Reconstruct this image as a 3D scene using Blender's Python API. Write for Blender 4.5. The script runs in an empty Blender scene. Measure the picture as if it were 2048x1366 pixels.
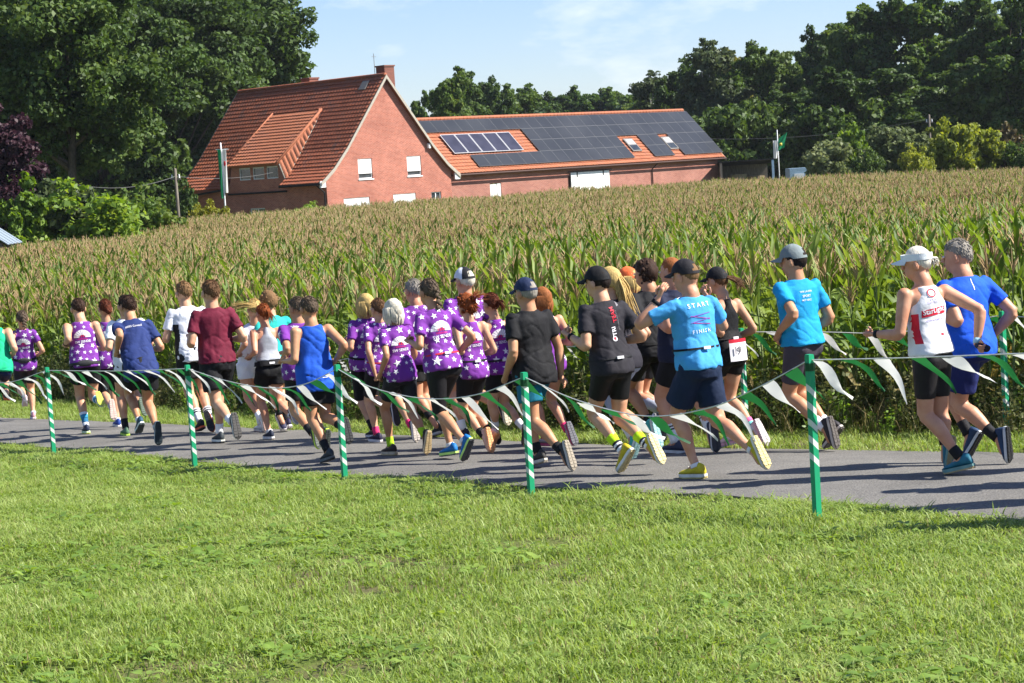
import bpy, math, random
import numpy as np
from mathutils import Vector, Matrix
from mathutils.bvhtree import BVHTree

# ------------------------------------------------------------------ camera, sky, sun, exposure
scene = bpy.context.scene
coll = scene.collection
CAM = np.array([0.0, 0.0, 3.0]); FPX = 4000.0; ROLL = math.radians(3.6); PITCH = math.atan(340.0 / FPX)
fwd = np.array([0, math.cos(PITCH), -math.sin(PITCH)]); up0 = np.array([0, math.sin(PITCH), math.cos(PITCH)]); r0 = np.array([1.0, 0, 0])
cr = math.cos(ROLL) * r0 - math.sin(ROLL) * up0
cu = math.sin(ROLL) * r0 + math.cos(ROLL) * up0
cam_data = bpy.data.cameras.new('camera'); cam = bpy.data.objects.new('camera', cam_data); coll.objects.link(cam)
cam_data.sensor_width = 36; cam_data.lens = 36 * FPX / 2048; cam_data.clip_start = 0.1; cam_data.clip_end = 6000
M = Matrix([[cr[0], cu[0], -fwd[0], CAM[0]], [cr[1], cu[1], -fwd[1], CAM[1]], [cr[2], cu[2], -fwd[2], CAM[2]], [0, 0, 0, 1]])
cam.matrix_world = M
cam_data.dof.use_dof = False
scene.camera = cam

SUN_EL = math.radians(44); SUN_AZ = math.radians(-6)          # azimuth measured from +X towards +Y
sdir = Vector((math.cos(SUN_EL) * math.cos(SUN_AZ), math.cos(SUN_EL) * math.sin(SUN_AZ), math.sin(SUN_EL)))
world = bpy.data.worlds.new('World'); scene.world = world; world.use_nodes = True
wn = world.node_tree; wn.nodes.clear()
def nd(nt, t, **kw):
    n = nt.nodes.new(t)
    for k, v in kw.items():
        if k.startswith('i_'):
            key = k[2:]
            n.inputs[int(key) if key.isdigit() else key].default_value = v
        else:
            setattr(n, k, v)
    return n
wo = nd(wn, 'ShaderNodeOutputWorld'); wb = nd(wn, 'ShaderNodeBackground'); wb.inputs['Strength'].default_value = 0.10
sky = nd(wn, 'ShaderNodeTexSky'); sky.sky_type = 'NISHITA'; sky.sun_disc = False
sky.sun_elevation = SUN_EL; sky.sun_rotation = math.atan2(sdir.x, sdir.y)
sky.altitude = 50; sky.air_density = 1.0; sky.dust_density = 0.25; sky.ozone_density = 4.0
# thin fair-weather clouds all round the sky
tc = nd(wn, 'ShaderNodeTexCoord'); mp = nd(wn, 'ShaderNodeMapping'); mp.inputs['Scale'].default_value = (16, 16, 42); mp.inputs['Location'].default_value = (3.1, 0.4, 1.2)
nz = nd(wn, 'ShaderNodeTexNoise', i_Scale=1.0, i_Detail=6.0, i_Roughness=0.55)
rp = nd(wn, 'ShaderNodeValToRGB'); rp.color_ramp.elements[0].position = 0.54; rp.color_ramp.elements[1].position = 0.74
rp.color_ramp.elements[1].color = (0.5, 0.5, 0.5, 1)
skc = nd(wn, 'ShaderNodeMixRGB', blend_type='MULTIPLY', i_0=1.0); skc.inputs[2].default_value = (0.70, 0.70, 0.81, 1)
mxs = nd(wn, 'ShaderNodeMixRGB'); mxs.inputs[2].default_value = (5.6, 5.8, 6.1, 1)
for a, b in ((tc.outputs['Generated'], mp.inputs[0]), (mp.outputs[0], nz.inputs['Vector']), (nz.outputs['Fac'], rp.inputs[0]), (rp.outputs[0], mxs.inputs[0]),
             (sky.outputs[0], skc.inputs[1]), (skc.outputs[0], mxs.inputs[1]), (mxs.outputs[0], wb.inputs[0]), (wb.outputs[0], wo.inputs[0])):
    wn.links.new(a, b)
sl = bpy.data.lights.new('sun', 'SUN'); sl.energy = 5.0; sl.angle = math.radians(0.53); sl.color = (1.0, 0.955, 0.88)
so = bpy.data.objects.new('sun', sl); coll.objects.link(so); so.rotation_euler = sdir.to_track_quat('Z', 'Y').to_euler(); so.location = (60, 0, 60)
vs = scene.view_settings; vs.view_transform = 'Standard'; vs.look = 'None'; vs.exposure = 1.10; vs.gamma = 1.0; vs.use_curve_mapping = False
cy = scene.cycles; cy.max_bounces = 4; cy.diffuse_bounces = 2; cy.glossy_bounces = 2; cy.transmission_bounces = 3; cy.transparent_max_bounces = 4; cy.caustics_reflective = False; cy.caustics_refractive = False

# ------------------------------------------------------------------ pixels and ground
def ray(px, py):
    d = fwd * FPX + cr * (px - 1024.0) + cu * (683.0 - py)
    return d / np.linalg.norm(d)
KY = np.array([-400, -20, 0, 10, 20, 28, 34, 42, 60, 90, 120, 160, 250, 400, 3000.0])
KZ = np.array([1.5, 1.5, 1.26, 0.76, 0.26, -0.14, -0.40, -0.52, -0.52, -0.38, -0.25, -0.25, 0.1, 0.4, 0.4])
def ground(y):
    y = np.asarray(y, float)
    s = 0.0
    for o in (-2.5, -1.2, 0, 1.2, 2.5): s = s + np.interp(y + o, KY, KZ)
    return s / 5
def hit(px, py, dz=0.0):
    d = ray(px, py); lo, hi = 2.0, 900.0
    f = lambda t: CAM[2] + d[2] * t - (float(ground(d[1] * t)) + dz)
    ts = np.linspace(3, 400, 1600); prev = ts[0]
    for t in ts:
        if f(t) < 0:
            lo, hi = prev, t; break
        prev = t
    for _ in range(40):
        m = (lo + hi) / 2
        if f(m) > 0: lo = m
        else: hi = m
    return CAM + d * hi
def at(px, py, Y):
    d = ray(px, py); return CAM + d * (Y / d[1])
def proj(p):
    q = np.asarray(p, float) - CAM; w = q @ fwd
    return 1024 + FPX * (q @ cr) / w, 683 - FPX * (q @ cu) / w
def nrm(v):
    v = np.asarray(v, float); n = np.linalg.norm(v)
    return v / n if n > 1e-9 else v
UP = np.array([0, 0, 1.0])

# ------------------------------------------------------------------ materials
def lin(r, g, b):
    f = lambda c: (c / 255 / 12.92) if c <= 10.3 else ((c / 255 + 0.055) / 1.055) ** 2.4
    return (f(r), f(g), f(b), 1.0)
MATS = {}
def base_mat(name, rough=0.7, spec=0.3):
    m = bpy.data.materials.new(name); m.use_nodes = True
    p = m.node_tree.nodes['Principled BSDF']; p.inputs['Roughness'].default_value = rough
    p.inputs['Specular IOR Level'].default_value = spec
    return m, m.node_tree, p
def noisy(name, c1, c2, scale=5.0, rough=0.7, spec=0.3, bump=0.0, bscale=None, coord='Object', detail=4.0, lo=0.35, hi=0.65, stretch=None, metal=0.0):
    if name in MATS: return MATS[name]
    m, nt, p = base_mat(name, rough, spec)
    t = nd(nt, 'ShaderNodeTexCoord'); n = nd(nt, 'ShaderNodeTexNoise', i_Scale=scale, i_Detail=detail)
    vec = t.outputs[coord]
    if stretch:
        mm = nd(nt, 'ShaderNodeMapping'); mm.inputs['Scale'].default_value = stretch; nt.links.new(vec, mm.inputs[0]); vec = mm.outputs[0]
    nt.links.new(vec, n.inputs['Vector'])
    r = nd(nt, 'ShaderNodeValToRGB'); r.color_ramp.elements[0].position = lo; r.color_ramp.elements[1].position = hi
    r.color_ramp.elements[0].color = c1; r.color_ramp.elements[1].color = c2
    nt.links.new(n.outputs['Fac'], r.inputs[0]); nt.links.new(r.outputs[0], p.inputs['Base Color'])
    p.inputs['Metallic'].default_value = metal
    if bump:
        n2 = nd(nt, 'ShaderNodeTexNoise', i_Scale=bscale or scale * 6, i_Detail=4.0); nt.links.new(vec, n2.inputs['Vector'])
        b = nd(nt, 'ShaderNodeBump', i_Strength=bump, i_Distance=0.02); nt.links.new(n2.outputs['Fac'], b.inputs['Height']); nt.links.new(b.outputs[0], p.inputs['Normal'])
    MATS[name] = m
    return m
def dim(c, k): return (c[0] * k, c[1] * k, c[2] * k, 1)
def cloth(rgb, rough=0.75):
    key = 'cloth_%d_%d_%d' % rgb
    c = lin(*rgb)
    return noisy(key, dim(c, 0.88), dim(c, 1.08), scale=7, rough=rough, spec=0.25, bump=0.25, bscale=26)
def plain(name, rgb, rough=0.6, spec=0.3):
    c = lin(*rgb); return noisy(name, dim(c, 0.85), dim(c, 1.1), scale=14, rough=rough, spec=spec)
def leafmat(name, cols, trans=0.35, rough=0.55, spec=0.25, nscale=0.25, hue=0.0):
    """cols: two base colours mixed by position noise and by each piece's own random value"""
    if name in MATS: return MATS[name]
    m = bpy.data.materials.new(name); m.use_nodes = True; nt = m.node_tree
    p = nt.nodes['Principled BSDF']; out = nt.nodes['Material Output']
    p.inputs['Roughness'].default_value = rough; p.inputs['Specular IOR Level'].default_value = spec
    g = nd(nt, 'ShaderNodeNewGeometry'); oi = nd(nt, 'ShaderNodeObjectInfo')
    n = nd(nt, 'ShaderNodeTexNoise', i_Scale=nscale, i_Detail=3.0); nt.links.new(g.outputs['Position'], n.inputs['Vector'])
    ri = nd(nt, 'ShaderNodeMath', operation='MULTIPLY_ADD', i_1=0.55, i_2=-0.27); nt.links.new(g.outputs['Random Per Island'], ri.inputs[0])
    ro = nd(nt, 'ShaderNodeMath', operation='MULTIPLY_ADD', i_1=0.4, i_2=-0.2); nt.links.new(oi.outputs['Random'], ro.inputs[0])
    a1 = nd(nt, 'ShaderNodeMath', operation='ADD'); a2 = nd(nt, 'ShaderNodeMath', operation='ADD')
    nt.links.new(n.outputs['Fac'], a1.inputs[0]); nt.links.new(ri.outputs[0], a1.inputs[1]); nt.links.new(a1.outputs[0], a2.inputs[0]); nt.links.new(ro.outputs[0], a2.inputs[1])
    r = nd(nt, 'ShaderNodeValToRGB'); e = r.color_ramp.elements; e[0].position = 0.2; e[1].position = 0.85; e[0].color = cols[0]; e[1].color = cols[-1]
    for i, c in enumerate(cols[1:-1]):
        x = e.new(0.2 + 0.65 * (i + 1) / (len(cols) - 1)); x.color = c
    nt.links.new(a2.outputs[0], r.inputs[0]); nt.links.new(r.outputs[0], p.inputs['Base Color'])
    tr = nd(nt, 'ShaderNodeBsdfTranslucent'); hs = nd(nt, 'ShaderNodeHueSaturation', i_Saturation=1.15, i_Value=1.5, i_Hue=0.487)
    nt.links.new(r.outputs[0], hs.inputs['Color']); nt.links.new(hs.outputs[0], tr.inputs[0])
    mx = nd(nt, 'ShaderNodeMixShader', i_0=trans); nt.links.new(p.outputs[0], mx.inputs[1]); nt.links.new(tr.outputs[0], mx.inputs[2]); nt.links.new(mx.outputs[0], out.inputs[0])
    MATS[name] = m
    return m

# ------------------------------------------------------------------ mesh helpers
class MB:
    def __init__(s): s.v = []; s.f = []; s.m = []; s.n = 0
    def add(s, verts, faces, mi=0):
        verts = np.asarray(verts, float).reshape(-1, 3)
        s.v.append(verts)
        for f in faces: s.f.append(tuple(int(i) + s.n for i in f)); s.m.append(mi)
        s.n += len(verts)
        return s
    def loft(s, rings, mi=0, cap=True, pole=0.0):
        k = len(rings[0]); V = np.concatenate(rings); F = []
        for i in range(len(rings) - 1):
            for j in range(k):
                a = i * k + j; b = i * k + (j + 1) % k
                F.append((a, b, b + k, a + k))
        if cap:
            c0 = rings[0].mean(0); c1 = rings[-1].mean(0)
            if pole:
                c0 = c0 + nrm(c0 - rings[1].mean(0)) * pole; c1 = c1 + nrm(c1 - rings[-2].mean(0)) * pole
            V = np.concatenate([V, [c0, c1]]); n0 = len(V) - 2; n1 = len(V) - 1; o = (len(rings) - 1) * k
            for j in range(k):
                F.append((n0, (j + 1) % k, j)); F.append((n1, o + j, o + (j + 1) % k))
        return s.add(V, F, mi)
    def tube(s, P, R, n=10, ref=None, mi=0, pole=None, asp=1.0):
        P = [np.asarray(p, float) for p in P]; rings = []
        if np.isscalar(R): R = [R] * len(P)
        prev = None
        for i, p in enumerate(P):
            t = nrm(P[min(i + 1, len(P) - 1)] - P[max(i - 1, 0)])
            if ref is not None: a = nrm(np.cross(t, ref))
            elif prev is None: a = nrm(np.cross(t, UP if abs(t[2]) < 0.9 else r0))
            else: a = nrm(prev - t * (prev @ t))                    # carry the frame along so the tube never twists
            prev = a; b = np.cross(t, a)
            th = np.arange(n) * 2 * math.pi / n
            rings.append(p + R[i] * (np.cos(th)[:, None] * a + np.sin(th)[:, None] * b * asp))
        return s.loft(rings, mi, True, R[0] * 0.6 if pole is None else pole)
    def ell(s, c, ax, ay, az, nu=12, nv=8, mi=0):
        V = [c + az]; F = []
        for i in range(1, nv):
            ph = math.pi * i / nv
            for j in range(nu):
                th = 2 * math.pi * j / nu
                V.append(c + ax * math.sin(ph) * math.cos(th) + ay * math.sin(ph) * math.sin(th) + az * math.cos(ph))
        V.append(c - az); e = len(V) - 1
        for j in range(nu): F.append((0, 1 + j, 1 + (j + 1) % nu)); F.append((e, e - nu + (j + 1) % nu, e - nu + j))
        for i in range(nv - 2):
            for j in range(nu):
                a = 1 + i * nu + j; b = 1 + i * nu + (j + 1) % nu
                F.append((a, a + nu, b + nu, b))
        return s.add(np.array(V), F, mi)
    def box(s, c, ax, ay, az, mi=0):
        V = [c + i * ax + j * ay + k * az for k in (-1, 1) for j in (-1, 1) for i in (-1, 1)]
        return s.add(np.array(V), [(0, 2, 3, 1), (4, 5, 7, 6), (0, 1, 5, 4), (2, 6, 7, 3), (0, 4, 6, 2), (1, 3, 7, 5)], mi)
    def quadbox(s, q, n, th, mi=0):
        q = np.asarray(q, float); k = len(q); V = np.concatenate([q, q + np.asarray(n) * th])
        F = [tuple(range(k))[::-1], tuple(range(k, 2 * k))] + [(j, (j + 1) % k, k + (j + 1) % k, k + j) for j in range(k)]
        return s.add(V, F, mi)
    def arr(s): return np.concatenate(s.v) if s.v else np.zeros((0, 3))
    def mesh(s, name, mats, off=None, smooth=False):
        V = s.arr()
        if off is not None: V = V - off
        me = bpy.data.meshes.new(name); me.from_pydata(V.tolist(), [], s.f)
        for m in (mats if isinstance(mats, (list, tuple)) else [mats]): me.materials.append(m)
        if len(set(s.m)) > 1: me.polygons.foreach_set('material_index', s.m)
        if smooth: me.polygons.foreach_set('use_smooth', [True] * len(me.polygons))
        me.update(); return me
def link(name, data, parent=None, loc=None, label=None, cat=None, group=None, kind=None):
    o = bpy.data.objects.new(name, data); coll.objects.link(o)
    if parent is not None: o.parent = parent
    if loc is not None: o.location = loc
    if label: o['label'] = label
    if cat: o['category'] = cat
    if group: o['group'] = group
    if kind: o['kind'] = kind
    return o
def fastmesh(name, V, k, mats, mi=None, smooth=False):
    """V: (n*k,3) array, n separate k-gons"""
    n = len(V) // k; me = bpy.data.meshes.new(name)
    me.vertices.add(n * k); me.vertices.foreach_set('co', np.asarray(V, np.float32).ravel())
    me.loops.add(n * k); me.loops.foreach_set('vertex_index', np.arange(n * k, dtype=np.int32))
    me.polygons.add(n); me.polygons.foreach_set('loop_start', np.arange(n, dtype=np.int32) * k)
    for m in mats: me.materials.append(m)
    if mi is not None: me.polygons.foreach_set('material_index', np.asarray(mi, np.int32))
    me.update(calc_edges=True); me.validate(); return me
def vnoise(p, seed=0):
    p = np.asarray(p, float); i = np.floor(p).astype(np.int64); f = p - i; f = f * f * (3 - 2 * f); r = 0
    for dx in (0, 1):
        for dy in (0, 1):
            for dz in (0, 1):
                h = (i[:, 0] + dx) * 374761393 + (i[:, 1] + dy) * 668265263 + (i[:, 2] + dz) * 2147483647 + seed * 1013904223
                h = (h ^ (h >> 13)) * 1274126177; h = (h ^ (h >> 16)) & 0xFFFF
                w = (f[:, 0] if dx else 1 - f[:, 0]) * (f[:, 1] if dy else 1 - f[:, 1]) * (f[:, 2] if dz else 1 - f[:, 2])
                r = r + w * h / 65535.0
    return r
TMPL = {}
def scatter(name, pts, rot, scl, idx, meshes, **kw):
    """one mass of uncountable pieces (kind stuff): pieces instanced on the points of its own mesh"""
    me = bpy.data.meshes.new(name); me.vertices.add(len(pts)); me.vertices.foreach_set('co', np.asarray(pts, np.float32).ravel())
    for an, ty, dat, f in (('rot', 'FLOAT_VECTOR', rot, 'vector'), ('scl', 'FLOAT_VECTOR', scl, 'vector'), ('idx', 'INT', idx, 'value')):
        a = me.attributes.new(an, ty, 'POINT'); a.data.foreach_set(f, np.asarray(dat, np.int32 if ty == 'INT' else np.float32).ravel())
    c = bpy.data.collections.new(name + '_pieces')
    for i, m in enumerate(meshes): c.objects.link(bpy.data.objects.new('%s_piece_%02d' % (name, i), m))
    ng = bpy.data.node_groups.new(name + '_scatter', 'GeometryNodeTree')
    ng.interface.new_socket('Geometry', in_out='INPUT', socket_type='NodeSocketGeometry'); ng.interface.new_socket('Geometry', in_out='OUTPUT', socket_type='NodeSocketGeometry')
    gi = ng.nodes.new('NodeGroupInput'); go = ng.nodes.new('NodeGroupOutput'); ip = ng.nodes.new('GeometryNodeInstanceOnPoints'); ci = ng.nodes.new('GeometryNodeCollectionInfo')
    ci.inputs['Collection'].default_value = c; ci.inputs['Separate Children'].default_value = True; ci.inputs['Reset Children'].default_value = True
    ip.inputs['Pick Instance'].default_value = True
    for an, ty, sock in (('rot', 'FLOAT_VECTOR', 'Rotation'), ('scl', 'FLOAT_VECTOR', 'Scale'), ('idx', 'INT', 'Instance Index')):
        na = ng.nodes.new('GeometryNodeInputNamedAttribute'); na.data_type = ty; na.inputs['Name'].default_value = an
        o = [x for x in na.outputs if x.enabled and x.name == 'Attribute'][0]; ng.links.new(o, ip.inputs[sock])
    ng.links.new(gi.outputs[0], ip.inputs['Points']); ng.links.new(ci.outputs[0], ip.inputs['Instance']); ng.links.new(ip.outputs[0], go.inputs[0])
    o = link(name, me, **kw); md = o.modifiers.new('scatter', 'NODES'); md.node_group = ng
    return o
rng = np.random.default_rng(7); random.seed(7)
def smoothline(P, n=12):
    """Catmull-Rom through 3D points"""
    P = [np.asarray(p, float) for p in P]; P = [2 * P[0] - P[1]] + P + [2 * P[-1] - P[-2]]; out = []
    for i in range(1, len(P) - 2):
        for k in range(n):
            t = k / n; a, b, c, d = P[i - 1], P[i], P[i + 1], P[i + 2]
            out.append(0.5 * (2 * b + (c - a) * t + (2 * a - 5 * b + 4 * c - d) * t * t + (3 * b - a - 3 * c + d) * t ** 3))
    out.append(P[-2]); return np.array(out)
# ------------------------------------------------------------------ ground, road
near_px = [(-260, 858), (0, 887), (300, 915), (690, 954), (1060, 974), (1400, 992), (1750, 1018), (2048, 1046), (2500, 1092)]
far_px = [(-260, 812), (0, 836), (300, 848), (690, 866), (1060, 885), (1400, 897), (1750, 904), (2048, 908), (2500, 912)]
def extend(P, d0=18.0, d1=9.0):
    """carry a line on past both ends of what the picture shows"""
    a = P[0] + nrm((P[0] - P[1]) * np.array([1, 1, 0])) * d0; b = P[-1] + nrm((P[-1] - P[-2]) * np.array([1, 1, 0])) * d1
    for q in (a, b): q[2] = float(ground(q[1]))
    return [a] + P + [b]
near_l = smoothline(extend([hit(x, y) for x, y in near_px])); far_l = smoothline(extend([hit(x, y) for x, y in far_px]))
corn_px = [(-400, 775), (0, 783), (300, 803), (690, 826), (1060, 845), (1400, 856), (1750, 858), (2048, 856), (2600, 850)]
corn_l = smoothline(extend([hit(x, y) for x, y in corn_px]))
def side_of(P, line):
    """signed distance: positive on the far (field) side of a polyline that runs left-far to right-near"""
    P = np.asarray(P, float); best = np.full(len(P), 1e9); sg = np.zeros(len(P))
    for i in range(len(line) - 1):
        a = line[i, :2]; b = line[i + 1, :2]; d = b - a; L2 = d @ d
        t = np.clip(((P[:, :2] - a) @ d) / L2, 0 if i else -50, 1 if i < len(line) - 2 else 50); q = a + t[:, None] * d
        dist = np.linalg.norm(P[:, :2] - q, axis=1); s = d[0] * (P[:, 1] - a[1]) - d[1] * (P[:, 0] - a[0])
        m = dist < best; best[m] = dist[m]; sg[m] = np.sign(s[m])
    return best * sg
ys = np.concatenate([np.linspace(-60, 4, 9), np.arange(4.5, 45, 0.45), np.arange(46, 140, 3.0), np.linspace(145, 400, 18), [600, 1000, 1600, 2500]])
xs = np.concatenate([[-1800, -700, -300, -160], np.arange(-100, -14, 6), np.arange(-13, 13.1, 0.5), np.arange(14, 101, 6), [160, 300, 700, 1800]])
GX, GY = np.meshgrid(xs, ys); GZ = ground(GY)
P_ = np.stack([GX.ravel(), GY.ravel(), GZ.ravel()], 1)
b_ = vnoise(P_ * np.array([0.9, 0.9, 0]) + 5, 3) - 0.5
close = (np.abs(P_[:, 0]) < 14) & (P_[:, 1] < 45)
sn = side_of(P_, near_l); sf = side_of(P_, far_l)
inroad = (sn > -0.25) & (sf < 0.25)
P_[:, 2] += np.where(close & ~inroad, b_ * 0.05, 0) - np.where(inroad & close, 0.06, 0)
nx_ = len(xs); F_ = [(j * nx_ + i, j * nx_ + i + 1, (j + 1) * nx_ + i + 1, (j + 1) * nx_ + i) for j in range(len(ys) - 1) for i in range(nx_ - 1)]
m, nt, p = base_mat('meadow_ground', 0.95, 0.1)
g = nd(nt, 'ShaderNodeNewGeometry'); n1 = nd(nt, 'ShaderNodeTexNoise', i_Scale=1.1, i_Detail=6.0, i_Roughness=0.65); n2 = nd(nt, 'ShaderNodeTexNoise', i_Scale=30.0, i_Detail=4.0)
nt.links.new(g.outputs['Position'], n1.inputs['Vector']); nt.links.new(g.outputs['Position'], n2.inputs['Vector'])
c1 = nd(nt, 'ShaderNodeValToRGB'); c1.color_ramp.elements[0].position = 0.42; c1.color_ramp.elements[1].position = 0.62
c1.color_ramp.elements[0].color = (0.11, 0.155, 0.03, 1); c1.color_ramp.elements[1].color = (0.13, 0.105, 0.06, 1)
mx = nd(nt, 'ShaderNodeMixRGB', blend_type='MULTIPLY', i_0=0.5); c2 = nd(nt, 'ShaderNodeValToRGB'); c2.color_ramp.elements[0].color = (0.35, 0.35, 0.3, 1); c2.color_ramp.elements[1].color = (1.2, 1.2, 1.1, 1)
nt.links.new(n1.outputs['Fac'], c1.inputs[0]); nt.links.new(n2.outputs['Fac'], c2.inputs[0]); nt.links.new(c1.outputs[0], mx.inputs[1]); nt.links.new(c2.outputs[0], mx.inputs[2]); nt.links.new(mx.outputs[0], p.inputs['Base Color'])
bm_ = nd(nt, 'ShaderNodeBump', i_Strength=0.7, i_Distance=0.03); nt.links.new(n2.outputs['Fac'], bm_.inputs['Height']); nt.links.new(bm_.outputs[0], p.inputs['Normal'])
mb = MB(); mb.add(P_, F_); link('ground', mb.mesh('ground', m, smooth=True), kind='structure')

# asphalt lane: a thin slab with a crumbling near edge
m, nt, p = base_mat('asphalt', 0.85, 0.35)
g = nd(nt, 'ShaderNodeNewGeometry'); n1 = nd(nt, 'ShaderNodeTexNoise', i_Scale=0.9, i_Detail=8.0, i_Roughness=.65); n2 = nd(nt, 'ShaderNodeTexVoronoi', i_Scale=70.0); n3 = nd(nt, 'ShaderNodeTexNoise', i_Scale=70.0, i_Detail=3.0, i_Roughness=.7)
for n in (n1, n2, n3): nt.links.new(g.outputs['Position'], n.inputs['Vector'])
c1 = nd(nt, 'ShaderNodeValToRGB'); c1.color_ramp.elements[0].position = 0.3; c1.color_ramp.elements[1].position = 0.7; c1.color_ramp.elements[0].color = (0.105, 0.099, 0.09, 1); c1.color_ramp.elements[1].color = (0.182, 0.172, 0.157, 1)
c2 = nd(nt, 'ShaderNodeValToRGB'); c2.color_ramp.elements[0].position = 0.33; c2.color_ramp.elements[1].position = 0.68; c2.color_ramp.elements[0].color = (0.38, 0.38, 0.4, 1); c2.color_ramp.elements[1].color = (1.6, 1.6, 1.56, 1)
mx = nd(nt, 'ShaderNodeMixRGB', blend_type='MULTIPLY', i_0=0.8); nt.links.new(n1.outputs['Fac'], c1.inputs[0]); nt.links.new(n3.outputs['Fac'], c2.inputs[0]); nt.links.new(c1.outputs[0], mx.inputs[1]); nt.links.new(c2.outputs[0], mx.inputs[2]); nt.links.new(mx.outputs[0], p.inputs['Base Color'])
bm_ = nd(nt, 'ShaderNodeBump', i_Strength=0.5, i_Distance=0.006); nt.links.new(n2.outputs['Distance'], bm_.inputs['Height']); nt.links.new(bm_.outputs[0], p.inputs['Normal'])
def resample(L, n):
    d = np.concatenate([[0], np.cumsum(np.linalg.norm(np.diff(L, axis=0), axis=1))]); s = np.linspace(0, d[-1], n)
    return np.stack([np.interp(s, d, L[:, k]) for k in range(3)], 1)
NL = resample(near_l, 600); FL = resample(far_l, 600); K = 9
NL[:, :2] += (vnoise(NL * 3.0, 5)[:, None] - 0.5) * 0.10 + (vnoise(NL * 11.0, 6)[:, None] - 0.5) * 0.07
FL[:, :2] += (vnoise(FL * 3.0, 8)[:, None] - 0.5) * 0.10
V = []; F_ = []
for k in range(K):
    t = k / (K - 1); q = NL * (1 - t) + FL * t; q[:, 2] = ground(q[:, 1]) + 0.012 + 0.03 * math.sin(math.pi * t); V.append(q)
ql = NL.copy(); ql[:, 2] = ground(ql[:, 1]) - 0.12; qf = FL.copy(); qf[:, 2] = ground(qf[:, 1]) - 0.12
V = [ql] + V + [qf]; n = 600
for k in range(len(V) - 1):
    for i in range(n - 1): F_.append((k * n + i, k * n + i + 1, (k + 1) * n + i + 1, (k + 1) * n + i))
mb = MB(); mb.add(np.concatenate(V), F_); link('road', mb.mesh('road', m), kind='structure')
def road_z(P):
    a = side_of(P, near_l); b = side_of(P, far_l); w = np.maximum(a - b, 0.1); t = np.clip(a / w, 0, 1)
    return ground(np.asarray(P)[:, 1]) + np.where((a > 0) & (b < 0), 0.012 + 0.03 * np.sin(math.pi * t), 0)
# ------------------------------------------------------------------ farmhouse and barn
from mathutils.geometry import tessellate_polygon
def brick(name, c1, c2, mortar):
    m, nt, p = base_mat(name, 0.9, 0.2)
    t = nd(nt, 'ShaderNodeTexCoord'); sx = nd(nt, 'ShaderNodeSeparateXYZ'); ad = nd(nt, 'ShaderNodeMath', operation='ADD'); cb = nd(nt, 'ShaderNodeCombineXYZ')
    nt.links.new(t.outputs['Object'], sx.inputs[0]); nt.links.new(sx.outputs[0], ad.inputs[0]); nt.links.new(sx.outputs[1], ad.inputs[1]); nt.links.new(ad.outputs[0], cb.inputs[0]); nt.links.new(sx.outputs[2], cb.inputs[1])
    b = nd(nt, 'ShaderNodeTexBrick'); b.inputs['Scale'].default_value = 1.0; b.inputs['Brick Width'].default_value = 0.25; b.inputs['Row Height'].default_value = 0.0775; b.inputs['Mortar Size'].default_value = 0.007
    b.inputs['Color1'].default_value = c1; b.inputs['Color2'].default_value = c2; b.inputs['Mortar'].default_value = mortar
    nt.links.new(cb.outputs[0], b.inputs['Vector'])
    n = nd(nt, 'ShaderNodeTexNoise', i_Scale=0.7, i_Detail=6.0); nt.links.new(t.outputs['Object'], n.inputs['Vector'])
    r = nd(nt, 'ShaderNodeValToRGB'); r.color_ramp.elements[0].color = (0.82, 0.8, 0.8, 1); r.color_ramp.elements[1].color = (1.1, 1.12, 1.12, 1); r.color_ramp.elements[0].position = .3; r.color_ramp.elements[1].position = .7
    nt.links.new(n.outputs['Fac'], r.inputs[0])
    x = nd(nt, 'ShaderNodeMixRGB', blend_type='MULTIPLY', i_0=1.0); nt.links.new(b.outputs['Color'], x.inputs[1]); nt.links.new(r.outputs[0], x.inputs[2]); nt.links.new(x.outputs[0], p.inputs['Base Color'])
    bp = nd(nt, 'ShaderNodeBump', i_Strength=0.6, i_Distance=0.01, invert=True); nt.links.new(b.outputs['Fac'], bp.inputs['Height']); nt.links.new(bp.outputs[0], p.inputs['Normal'])
    return m
M_brick = brick('red_brick', (0.46, 0.155, 0.10, 1), (0.34, 0.105, 0.07, 1), (0.52, 0.36, 0.29, 1))
M_brick2 = brick('barn_brick', (0.40, 0.16, 0.115, 1), (0.31, 0.115, 0.085, 1), (0.46, 0.34, 0.28, 1))
def tilemat(name, c1, c2, c3):
    m, nt, p = base_mat(name, 0.8, 0.25)
    t = nd(nt, 'ShaderNodeTexCoord'); g = nd(nt, 'ShaderNodeNewGeometry')
    n = nd(nt, 'ShaderNodeTexNoise', i_Scale=0.55, i_Detail=7.0, i_Roughness=0.7); nt.links.new(t.outputs['Object'], n.inputs['Vector'])
    a = nd(nt, 'ShaderNodeMath', operation='MULTIPLY_ADD', i_1=0.22, i_2=-0.11); nt.links.new(g.outputs['Random Per Island'], a.inputs[0])
    s = nd(nt, 'ShaderNodeMath', operation='ADD'); nt.links.new(a.outputs[0], s.inputs[0]); nt.links.new(n.outputs['Fac'], s.inputs[1])
    r = nd(nt, 'ShaderNodeValToRGB'); e = r.color_ramp.elements; e[0].position = .32; e[0].color = c1; e[1].position = .72; e[1].color = c3; x = e.new(.52); x.color = c2
    nt.links.new(s.outputs[0], r.inputs[0]); nt.links.new(r.outputs[0], p.inputs['Base Color'])
    return m
M_tile = tilemat('weathered_roof_tile', (0.26, 0.08, 0.04, 1), (0.34, 0.105, 0.052, 1), (0.19, 0.085, 0.06, 1))
M_tile2 = tilemat('newer_roof_tile', (0.33, 0.115, 0.058, 1), (0.38, 0.138, 0.07, 1), (0.30, 0.12, 0.075, 1))
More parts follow.
